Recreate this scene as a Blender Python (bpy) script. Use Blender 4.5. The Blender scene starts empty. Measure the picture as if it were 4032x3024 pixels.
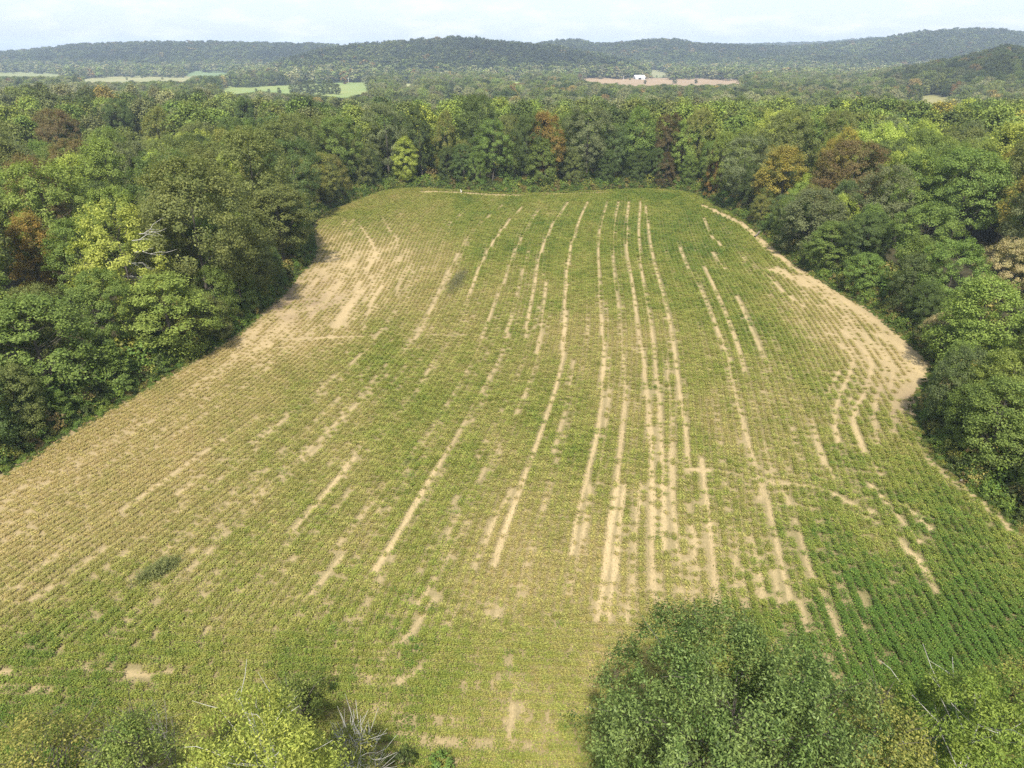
import bpy, math, random
import numpy as np

# ------------------------------------------------------------------ camera, sky, sun, exposure
SC = bpy.context.scene
COL = SC.collection
R = math.radians
PITCH = R(25.0)
CAMZ = 40.0
FPX = 2799.0 / 4032.0            # focal length in picture widths
cam = bpy.data.cameras.new("camera")
cam.sensor_width = 36.0
cam.lens = 36.0 * FPX
cam.clip_start = 0.5
cam.clip_end = 60000
camo = bpy.data.objects.new("camera", cam)
COL.objects.link(camo)
camo.location = (0, 0, CAMZ)
camo.rotation_euler = (R(90) - PITCH, 0, 0)
SC.camera = camo

SUN_EL, SUN_AZ = R(52), R(186)     # azimuth clockwise from +Y: behind the camera, a little to its left
W = bpy.data.worlds.new("World")
SC.world = W
W.use_nodes = True
nt = W.node_tree
nt.nodes.clear()
N = nt.nodes.new
out = N("ShaderNodeOutputWorld")
bg = N("ShaderNodeBackground")
sky = N("ShaderNodeTexSky")
sky.sky_type = 'NISHITA'
sky.sun_disc = False
sky.sun_elevation = SUN_EL
sky.sun_rotation = SUN_AZ
sky.altitude = 200
sky.air_density = 1.0
sky.dust_density = 1.6
sky.ozone_density = 2.0
bg.inputs["Strength"].default_value = 0.125
# thin broken cloud: noise on a flat layer overhead
tc = N("ShaderNodeTexCoord")
sep = N("ShaderNodeSeparateXYZ")
nt.links.new(tc.outputs["Generated"], sep.inputs[0])
zz = N("ShaderNodeMath"); zz.operation = 'MAXIMUM'; zz.inputs[1].default_value = 0.0
nt.links.new(sep.outputs["Z"], zz.inputs[0])
za = N("ShaderNodeMath"); za.operation = 'ADD'; za.inputs[1].default_value = 0.24
nt.links.new(zz.outputs[0], za.inputs[0])
dx = N("ShaderNodeMath"); dx.operation = 'DIVIDE'
dy = N("ShaderNodeMath"); dy.operation = 'DIVIDE'
nt.links.new(sep.outputs["X"], dx.inputs[0]); nt.links.new(za.outputs[0], dx.inputs[1])
nt.links.new(sep.outputs["Y"], dy.inputs[0]); nt.links.new(za.outputs[0], dy.inputs[1])
cmb = N("ShaderNodeCombineXYZ")
nt.links.new(dx.outputs[0], cmb.inputs[0]); nt.links.new(dy.outputs[0], cmb.inputs[1])
noi = N("ShaderNodeTexNoise")
noi.inputs["Scale"].default_value = 3.6
noi.inputs["Detail"].default_value = 9
noi.inputs["Roughness"].default_value = 0.58
nt.links.new(cmb.outputs[0], noi.inputs["Vector"])
cr = N("ShaderNodeValToRGB")
cr.color_ramp.elements[0].position = 0.47; cr.color_ramp.elements[0].color = (0, 0, 0, 1)
cr.color_ramp.elements[1].position = 0.70; cr.color_ramp.elements[1].color = (.6, .6, .6, 1)
veil = N("ShaderNodeMix"); veil.data_type = 'RGBA'
veil.inputs["Factor"].default_value = 0.6
nt.links.new(sky.outputs["Color"], veil.inputs["A"])
veil.inputs["B"].default_value = (4.35, 4.75, 5.55, 1)
nt.links.new(noi.outputs["Fac"], cr.inputs[0])
mix = N("ShaderNodeMix"); mix.data_type = 'RGBA'
nt.links.new(cr.outputs["Color"], mix.inputs["Factor"])
nt.links.new(veil.outputs["Result"], mix.inputs["A"])
mix.inputs["B"].default_value = (5.7, 5.75, 6.0, 1)
nt.links.new(mix.outputs["Result"], bg.inputs["Color"])
nt.links.new(bg.outputs[0], out.inputs["Surface"])

sl = bpy.data.lights.new("sun", 'SUN')
sl.energy = 4.5
sl.angle = R(1.5)
sl.color = (1.0, 0.945, 0.85)
so = bpy.data.objects.new("sun", sl)
COL.objects.link(so)
so.location = (0, -50, 120)
# lamp points along -Z; direction towards the sun = (sin az cos el, cos az cos el, sin el)
so.rotation_euler = (R(90) - SUN_EL, 0, math.pi - SUN_AZ)

vs = SC.view_settings
vs.view_transform = 'Standard'; vs.look = 'None'; vs.gamma = 1.0; vs.use_curve_mapping = False
vs.exposure = 0.80
SC.cycles.use_denoising = False
SC.cycles.max_bounces = 6
SC.cycles.diffuse_bounces = 3
SC.cycles.glossy_bounces = 2
SC.cycles.transmission_bounces = 4
SC.cycles.transparent_max_bounces = 8
SC.cycles.volume_bounces = 0
SC.cycles.sample_clamp_indirect = 4.0

# ------------------------------------------------------------------ helpers
ST, CT = math.sin(PITCH), math.cos(PITCH)
K = 4032.0 / 2212.0

def ray(px, py):
    u = (np.asarray(px, float) - 2016.0) / 2799.0
    v = (1512.0 - np.asarray(py, float)) / 2799.0
    return u, CT + v * ST, -ST + v * CT

def ground(px, py, z=0.0):
    """photo pixel (4032 wide) -> point on the level z"""
    dx_, dy_, dz_ = ray(px, py)
    t = (z - CAMZ) / dz_
    return dx_ * t, dy_ * t

def G(p, z=0.0):
    """same, for pixels of a 2212-wide view"""
    return ground(p[0] * K, p[1] * K, z)

def project(x, y, z):
    """world -> photo pixel (4032 wide)"""
    dz_ = z - CAMZ
    f = y * CT - dz_ * ST
    u = x / f
    v = (y * ST + dz_ * CT) / f
    return 2016 + 2799 * u, 1512 - 2799 * v

def sstep(a, b, x):
    t = np.clip((x - a) / (b - a), 0, 1)
    return t * t * (3 - 2 * t)

def hash2(ix, iy, s):
    h = np.sin(ix * 127.1 + iy * 311.7 + s * 74.7) * 43758.5453
    return h - np.floor(h)

def vnoise(x, y, s=0.0):
    ix, iy = np.floor(x), np.floor(y)
    fx, fy = x - ix, y - iy
    fx = fx * fx * (3 - 2 * fx); fy = fy * fy * (3 - 2 * fy)
    a = hash2(ix, iy, s); b = hash2(ix + 1, iy, s)
    c = hash2(ix, iy + 1, s); d = hash2(ix + 1, iy + 1, s)
    return (a * (1 - fx) + b * fx) * (1 - fy) + (c * (1 - fx) + d * fx) * fy

def fbm(x, y, s=0.0, o=4):
    v, a, n = 0, 0.5, 0
    for k in range(o):
        v = v + a * vnoise(x * 2 ** k, y * 2 ** k, s + k); n += a; a *= 0.5
    return v / n

def in_poly(x, y, poly):
    x = np.asarray(x, float); y = np.asarray(y, float)
    r = np.zeros(x.shape, bool)
    n = len(poly)
    for i in range(n):
        x1, y1 = poly[i]; x2, y2 = poly[(i + 1) % n]
        if y1 == y2: continue
        c = ((y1 > y) != (y2 > y)) & (x < (x2 - x1) * (y - y1) / (y2 - y1) + x1)
        r ^= c
    return r

def seg_dist(x, y, pts):
    """distance to a polyline, vectorised over x, y"""
    d = np.full(np.shape(x), 1e9)
    for (x1, y1), (x2, y2) in zip(pts[:-1], pts[1:]):
        vx, vy = x2 - x1, y2 - y1
        L = vx * vx + vy * vy + 1e-9
        t = np.clip(((x - x1) * vx + (y - y1) * vy) / L, 0, 1)
        d = np.minimum(d, np.hypot(x - x1 - t * vx, y - y1 - t * vy))
    return d

def smooth_line(pts, n=4):
    """Catmull-Rom through the points"""
    p = [np.array(q, float) for q in pts]
    if len(p) < 3: return [tuple(q) for q in p]
    p = [2 * p[0] - p[1]] + p + [2 * p[-1] - p[-2]]
    o = []
    for i in range(1, len(p) - 2):
        for k in range(n):
            t = k / n
            o.append(tuple(0.5 * (2 * p[i] + (p[i + 1] - p[i - 1]) * t + (2 * p[i - 1] - 5 * p[i] + 4 * p[i + 1] - p[i + 2]) * t * t
                                  + (3 * p[i] - p[i - 1] - 3 * p[i + 1] + p[i + 2]) * t ** 3)))
    o.append(tuple(p[-2]))
    return o

def mesh_np(name, V, F, attrs=None, smooth=False):
    """V (n,3); F (m,k) array of equal-size faces; attrs {name: (type, array)} on points"""
    V = np.ascontiguousarray(V, np.float32); F = np.ascontiguousarray(F, np.int32)
    me = bpy.data.meshes.new(name)
    me.vertices.add(len(V)); me.vertices.foreach_set("co", V.ravel())
    if len(F):
        m, k = F.shape
        me.loops.add(m * k); me.loops.foreach_set("vertex_index", F.ravel())
        me.polygons.add(m)
        me.polygons.foreach_set("loop_start", np.arange(0, m * k, k, dtype=np.int32))
        me.polygons.foreach_set("loop_total", np.full(m, k, np.int32))
        if smooth: me.polygons.foreach_set("use_smooth", np.ones(m, bool))
    for an, (ty, arr) in (attrs or {}).items():
        at = me.attributes.new(an, ty, 'POINT')
        key = {'FLOAT': 'value', 'INT': 'value', 'FLOAT_COLOR': 'color', 'FLOAT_VECTOR': 'vector'}[ty]
        at.data.foreach_set(key, np.ascontiguousarray(arr, np.int32 if ty == 'INT' else np.float32).ravel())
    me.update(calc_edges=True)
    return me

def obj(name, me, mat=None, parent=None, **props):
    o = bpy.data.objects.new(name, me)
    COL.objects.link(o)
    if mat is not None and me is not None:
        if len(me.materials) == 0: me.materials.append(mat)
        elif me.materials[0] is not mat:
            o.material_slots[0].link = 'OBJECT'; o.material_slots[0].material = mat
    o.parent = parent
    for k, v in props.items(): o[k] = v
    return o

def empty(name, loc, **props):
    o = bpy.data.objects.new(name, None)
    o.empty_display_size = 0.5
    COL.objects.link(o); o.location = loc
    for k, v in props.items(): o[k] = v
    return o

class MB:
    """collects tubes and boxes as quads"""
    def __init__(s): s.v = []; s.f = []; s.n = 0
    def add(s, V, F):
        s.v.append(np.asarray(V, float)); s.f.append(np.asarray(F, int) + s.n); s.n += len(V)
    def tube(s, pts, rad, k=6):
        pts = np.asarray(pts, float); n = len(pts)
        t = np.gradient(pts, axis=0)
        t /= np.linalg.norm(t, axis=1)[:, None] + 1e-9
        ref = np.where(np.abs(t[:, 2:3]) > 0.9, np.array([[1., 0, 0]]), np.array([[0, 0, 1.]]))
        a = np.cross(t, ref); a /= np.linalg.norm(a, axis=1)[:, None] + 1e-9
        b = np.cross(t, a)
        ang = np.arange(k) * 2 * math.pi / k
        ring = np.cos(ang)[None, :, None] * a[:, None] + np.sin(ang)[None, :, None] * b[:, None]
        V = (pts[:, None] + ring * np.asarray(rad)[:, None, None]).reshape(-1, 3)
        i = np.arange(n - 1)[:, None] * k; j = np.arange(k)[None]; j2 = (j + 1) % k
        F = np.stack([i + j, i + j2, i + k + j2, i + k + j], -1).reshape(-1, 4)
        s.add(V, F)
    def box(s, c, sz, rz=0):
        x, y, z = (np.array(sz) / 2)
        V = np.array([[-x, -y, -z], [x, -y, -z], [x, y, -z], [-x, y, -z], [-x, -y, z], [x, -y, z], [x, y, z], [-x, y, z]])
        cs, sn = math.cos(rz), math.sin(rz)
        V = V @ np.array([[cs, sn, 0], [-sn, cs, 0], [0, 0, 1]]) + np.array(c)
        s.add(V, [[0, 3, 2, 1], [4, 5, 6, 7], [0, 1, 5, 4], [1, 2, 6, 5], [2, 3, 7, 6], [3, 0, 4, 7]])
    def mesh(s, name, smooth=False):
        return mesh_np(name, np.concatenate(s.v), np.concatenate(s.f), smooth=smooth)

# ------------------------------------------------------------------ materials
def new_mat(name):
    m = bpy.data.materials.new(name); m.use_nodes = True
    m.node_tree.nodes.clear()
    return m, m.node_tree, m.node_tree.nodes.new, m.node_tree.links.new

def math_node(N, L, op, a, b=None, c=None):
    n = N("ShaderNodeMath"); n.operation = op
    for i, q in enumerate((a, b, c)):
        if q is None: continue
        if isinstance(q, (int, float)): n.inputs[i].default_value = q
        else: L(q, n.inputs[i])
    return n.outputs[0]

def mix_rgb(N, L, f, a, b, blend='MIX'):
    n = N("ShaderNodeMix"); n.data_type = 'RGBA'; n.blend_type = blend
    for key, q in (("Factor", f), ("A", a), ("B", b)):
        if isinstance(q, (int, float)): n.inputs[key].default_value = q
        elif isinstance(q, tuple): n.inputs[key].default_value = (*q, 1)
        else: L(q, n.inputs[key])
    return n.outputs["Result"]

def attr(N, name, inst=False):
    n = N("ShaderNodeAttribute"); n.attribute_name = name
    if inst: n.attribute_type = 'INSTANCER'
    return n

def leaf_mat(name, base=None, alt=None, transl=0.28, rough=0.55, vary=0.75, objvar=0.25, spec=0.18, altshare=0.5):
    """foliage; base None: the colour comes with each instance. lr varies per leaf, cr per clump"""
    m, t, N, L = new_mat(name)
    lr = attr(N, "lr").outputs["Fac"]; crn = attr(N, "cr").outputs["Fac"]
    if base is None:
        colr = attr(N, "col", True).outputs["Color"]
        alt_c = mix_rgb(N, L, 1.0, colr, (1.35, 1.15, 0.85), 'MULTIPLY')
    else:
        colr = base; alt_c = alt or tuple(min(1, c * k) for c, k in zip(base, (1.4, 1.15, 0.9)))
    f = math_node(N, L, 'MULTIPLY', math_node(N, L, 'ADD', crn, lr), altshare)
    c = mix_rgb(N, L, f, colr, alt_c)
    val = math_node(N, L, 'MULTIPLY_ADD', lr, vary, 1 - vary / 2)
    oi = N("ShaderNodeObjectInfo")
    val = math_node(N, L, 'MULTIPLY', val, math_node(N, L, 'MULTIPLY_ADD', oi.outputs["Random"], objvar, 1 - objvar / 2))
    h = N("ShaderNodeHueSaturation"); L(c, h.inputs["Color"]); L(val, h.inputs["Value"])
    L(math_node(N, L, 'MULTIPLY_ADD', oi.outputs["Random"], 0.02, 0.49), h.inputs["Hue"])
    p = N("ShaderNodeBsdfPrincipled"); L(h.outputs[0], p.inputs["Base Color"])
    p.inputs["Roughness"].default_value = rough
    p.inputs["Specular IOR Level"].default_value = spec
    tr = N("ShaderNodeBsdfTranslucent")
    L(mix_rgb(N, L, 1.0, h.outputs[0], (1.25, 1.3, 0.7), 'MULTIPLY'), tr.inputs["Color"])
    ms = N("ShaderNodeMixShader"); ms.inputs[0].default_value = transl
    L(p.outputs[0], ms.inputs[1]); L(tr.outputs[0], ms.inputs[2])
    o = N("ShaderNodeOutputMaterial"); L(ms.outputs[0], o.inputs["Surface"])
    return m

def rough_mat(name, c1, c2, scale=4.0, rough=0.9, detail=6, bump=0.0, spec=0.2, stretch=None):
    """matt surface, two colours broken up by noise"""
    m, t, N, L = new_mat(name)
    tcn = N("ShaderNodeTexCoord")
    vec = tcn.outputs["Object"]
    if stretch:
        mp = N("ShaderNodeMapping"); mp.inputs["Scale"].default_value = stretch; L(vec, mp.inputs[0]); vec = mp.outputs[0]
    n = N("ShaderNodeTexNoise"); n.inputs["Scale"].default_value = scale; n.inputs["Detail"].default_value = detail
    n.inputs["Roughness"].default_value = 0.65
    L(vec, n.inputs["Vector"])
    r = N("ShaderNodeMapRange"); r.inputs[1].default_value = 0.3; r.inputs[2].default_value = 0.7
    L(n.outputs["Fac"], r.inputs[0])
    p = N("ShaderNodeBsdfPrincipled"); L(mix_rgb(N, L, r.outputs[0], c1, c2), p.inputs["Base Color"])
    p.inputs["Roughness"].default_value = rough; p.inputs["Specular IOR Level"].default_value = spec
    if bump:
        b = N("ShaderNodeBump"); b.inputs["Strength"].default_value = bump; L(n.outputs["Fac"], b.inputs["Height"]); L(b.outputs[0], p.inputs["Normal"])
    o = N("ShaderNodeOutputMaterial"); L(p.outputs[0], o.inputs["Surface"])
    return m

# ------------------------------------------------------------------ terrain
FLOOR = -10.0
def crest(pts):
    """[(photo px, photo py of the tree skyline, distance)] -> arrays of X/Y, distance, ground height"""
    a, yc, g = [], [], []
    for px, py, Y in pts:
        dx_, dy_, dz_ = ray(px, py)
        a.append(float(dx_ / dy_)); yc.append(Y); g.append(float(CAMZ + Y * dz_ / dy_) - (14 if Y > 900 else 15))
    return np.array(a), np.array(yc, float), np.array(g)

HILLS = [  # crest, foot distance in front, back slope length
    (crest([(-900, 215, 2700), (-300, 222, 2700), (0, 212, 2700), (150, 200, 2700), (300, 182, 2700), (560, 173, 2700), (830, 171, 2700), (1080, 176, 2700), (1230, 178, 2700), (1330, 184, 2600), (1450, 205, 2500), (1700, 260, 2400), (1900, 310, 2400)]), 1950, 1500),
    (crest([(850, 330, 1700), (1000, 285, 1750), (1130, 240, 1800), (1250, 205, 1850), (1400, 181, 1900), (1550, 170, 1900), (1690, 160, 1900), (1790, 152, 1900), (1880, 157, 1900), (1960, 169, 1900), (2080, 177, 1900), (2200, 190, 1900), (2330, 215, 1850), (2480, 245, 1800), (2600, 285, 1750), (2700, 330, 1700)]), 1430, 900),
    (crest([(1900, 230, 2700), (2050, 195, 2700), (2140, 174, 2700), (2190, 164, 2700), (2290, 164, 2700), (2340, 178, 2700), (2410, 177, 2700), (2500, 166, 2700), (2600, 161, 2700), (2660, 162, 2700), (2740, 175, 2700), (2850, 182, 2750), (3000, 186, 2800), (3200, 190, 2900), (3500, 210, 2900)]), 1900, 1300),
    (crest([(2600, 250, 4300), (2750, 186, 4300), (2900, 178, 4300), (3030, 174, 4300), (3200, 170, 4300), (3300, 164, 4300), (3400, 152, 4300), (3460, 151, 4300), (3600, 160, 4300), (3900, 200, 4300)]), 3300, 1500),
    (crest([(2700, 235, 2900), (2950, 205, 2900), (3150, 186, 2850), (3300, 174, 2800), (3480, 156, 2700), (3570, 140, 2600), (3640, 128, 2600), (3690, 131, 2600), (3730, 122, 2600), (3850, 120, 2600), (3950, 124, 2600), (4040, 136, 2600), (4300, 150, 2600), (4900, 160, 2600)]), 1700, 1500),
    (crest([(3250, 370, 900), (3400, 325, 950), (3550, 285, 1000), (3700, 258, 1020), (3800, 238, 1040), (3900, 210, 1050), (3965, 193, 1050), (4050, 205, 1050), (4300, 200, 1050), (4900, 190, 1050)]), 600, 700),
    (crest([(-900, 206, 5200), (0, 206, 5200), (150, 203, 5200), (330, 203, 5200), (900, 215, 5200), (4000, 215, 5200), (4900, 210, 5200)]), 4000, 2000),
]

def T(x, y):
    x = np.asarray(x, float); y = np.asarray(y, float)
    yy = np.maximum(y, 1.0)
    a = x / yy
    y0 = 265 + 150 * sstep(-110, -230, x)
    z = FLOOR * sstep(y0, y0 + 190, y)
    z = z + (fbm(x / 220, y / 220, 3) - 0.5) * 7 * sstep(330, 700, y)
    for (ca, cy, cg), foot, back in HILLS:
        Yc = np.interp(a, ca, cy); g = np.interp(a, ca, cg)
        f = np.clip((yy - foot) / (Yc - foot), 0, 1)
        f = f * f * (3 - 2 * f) * 0.75 + f * 0.25
        b = 1 - 0.8 * sstep(0, back, yy - Yc)
        wob = 1 + 0.35 * (fbm(x / 190 + 7, y / 190, 9) - 0.5) * (1 - f) * 2
        h = FLOOR + (g - FLOOR) * f * b * wob + 42 * (fbm(x / 240 + 2, y / 330, 19, 3) - .5) * f * (1 - f) * b
        z = np.maximum(z, h)
    return z

def ray_terrain(px, py):
    dx_, dy_, dz_ = ray(px, py)
    Y = np.concatenate([np.linspace(60, 1500, 1200), np.linspace(1500, 6500, 1600)])
    x = dx_ / dy_ * Y; z = CAMZ + dz_ / dy_ * Y
    hit = np.nonzero(z < T(x, Y))[0]
    i = hit[0] if len(hit) else len(Y) - 1
    return float(x[i]), float(Y[i])

rows = np.concatenate([np.linspace(-140, 240, 40), 240 + np.cumsum(np.geomspace(4, 60, 230))])
rows = rows[rows < 7000]
ks = np.linspace(-1, 1, 241)
YY, KK = np.meshgrid(rows, ks, indexing='ij')
XX = KK * (np.maximum(YY, 0) * 0.95 + 190)
ZZ = T(XX, YY) - 0.25
nr, nc = YY.shape
i, j = np.meshgrid(np.arange(nr - 1), np.arange(nc - 1), indexing='ij')
idx = (i * nc + j).ravel()
F = np.stack([idx, idx + 1, idx + nc + 1, idx + nc], -1)
M_floor = rough_mat("forest_floor", (0.030, 0.030, 0.014), (0.075, 0.065, 0.030), scale=0.35, detail=8)
obj("ground", mesh_np("ground", np.stack([XX, YY, ZZ], -1).reshape(-1, 3), F, smooth=True), M_floor,
    kind="structure", label="dark woodland ground rolling from the field to the far hills")

# ------------------------------------------------------------------ the field: outline, rows, bare strips, colour
FIELD_P = [(0, 1025), (150, 932), (290, 852), (420, 777), (520, 717), (590, 655), (650, 592), (684, 548), (676, 505), (690, 468), (745, 442), (830, 412), (900, 406),
           (1000, 411), (1110, 418), (1250, 413), (1400, 408), (1490, 416), (1540, 440), (1605, 474), (1655, 514), (1725, 572), (1810, 625), (1890, 675),
           (1955, 728), (2010, 775), (2018, 805), (1990, 850), (1978, 890), (1995, 950), (2030, 1000), (2110, 1070), (2212, 1150)]
FIELD = [tuple(float(c) for c in G(p)) for p in FIELD_P]
FIELD = smooth_line(FIELD, 3)
FIELD += [(74, 44), (80, 36), (78, 27), (60, 24.5), (30, 24), (0, 25), (-14, 26.5), (-30, 29), (-50, 31), (-70, 34), (-78, 40), (-72, 48)]

CROPS = {'P': (0, 0, 4032 / 2212), 'A': (1000, 1200, 1400 / 2212), 'B': (0, 1700, 1400 / 2212), 'C': (1100, 700, 1400 / 2212), 'D': (2300, 1700, 1400 / 2212), 'E': (2632, 500, 1400 / 1452), 'F': (1100, 2300, 1400 / 2212)}
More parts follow.
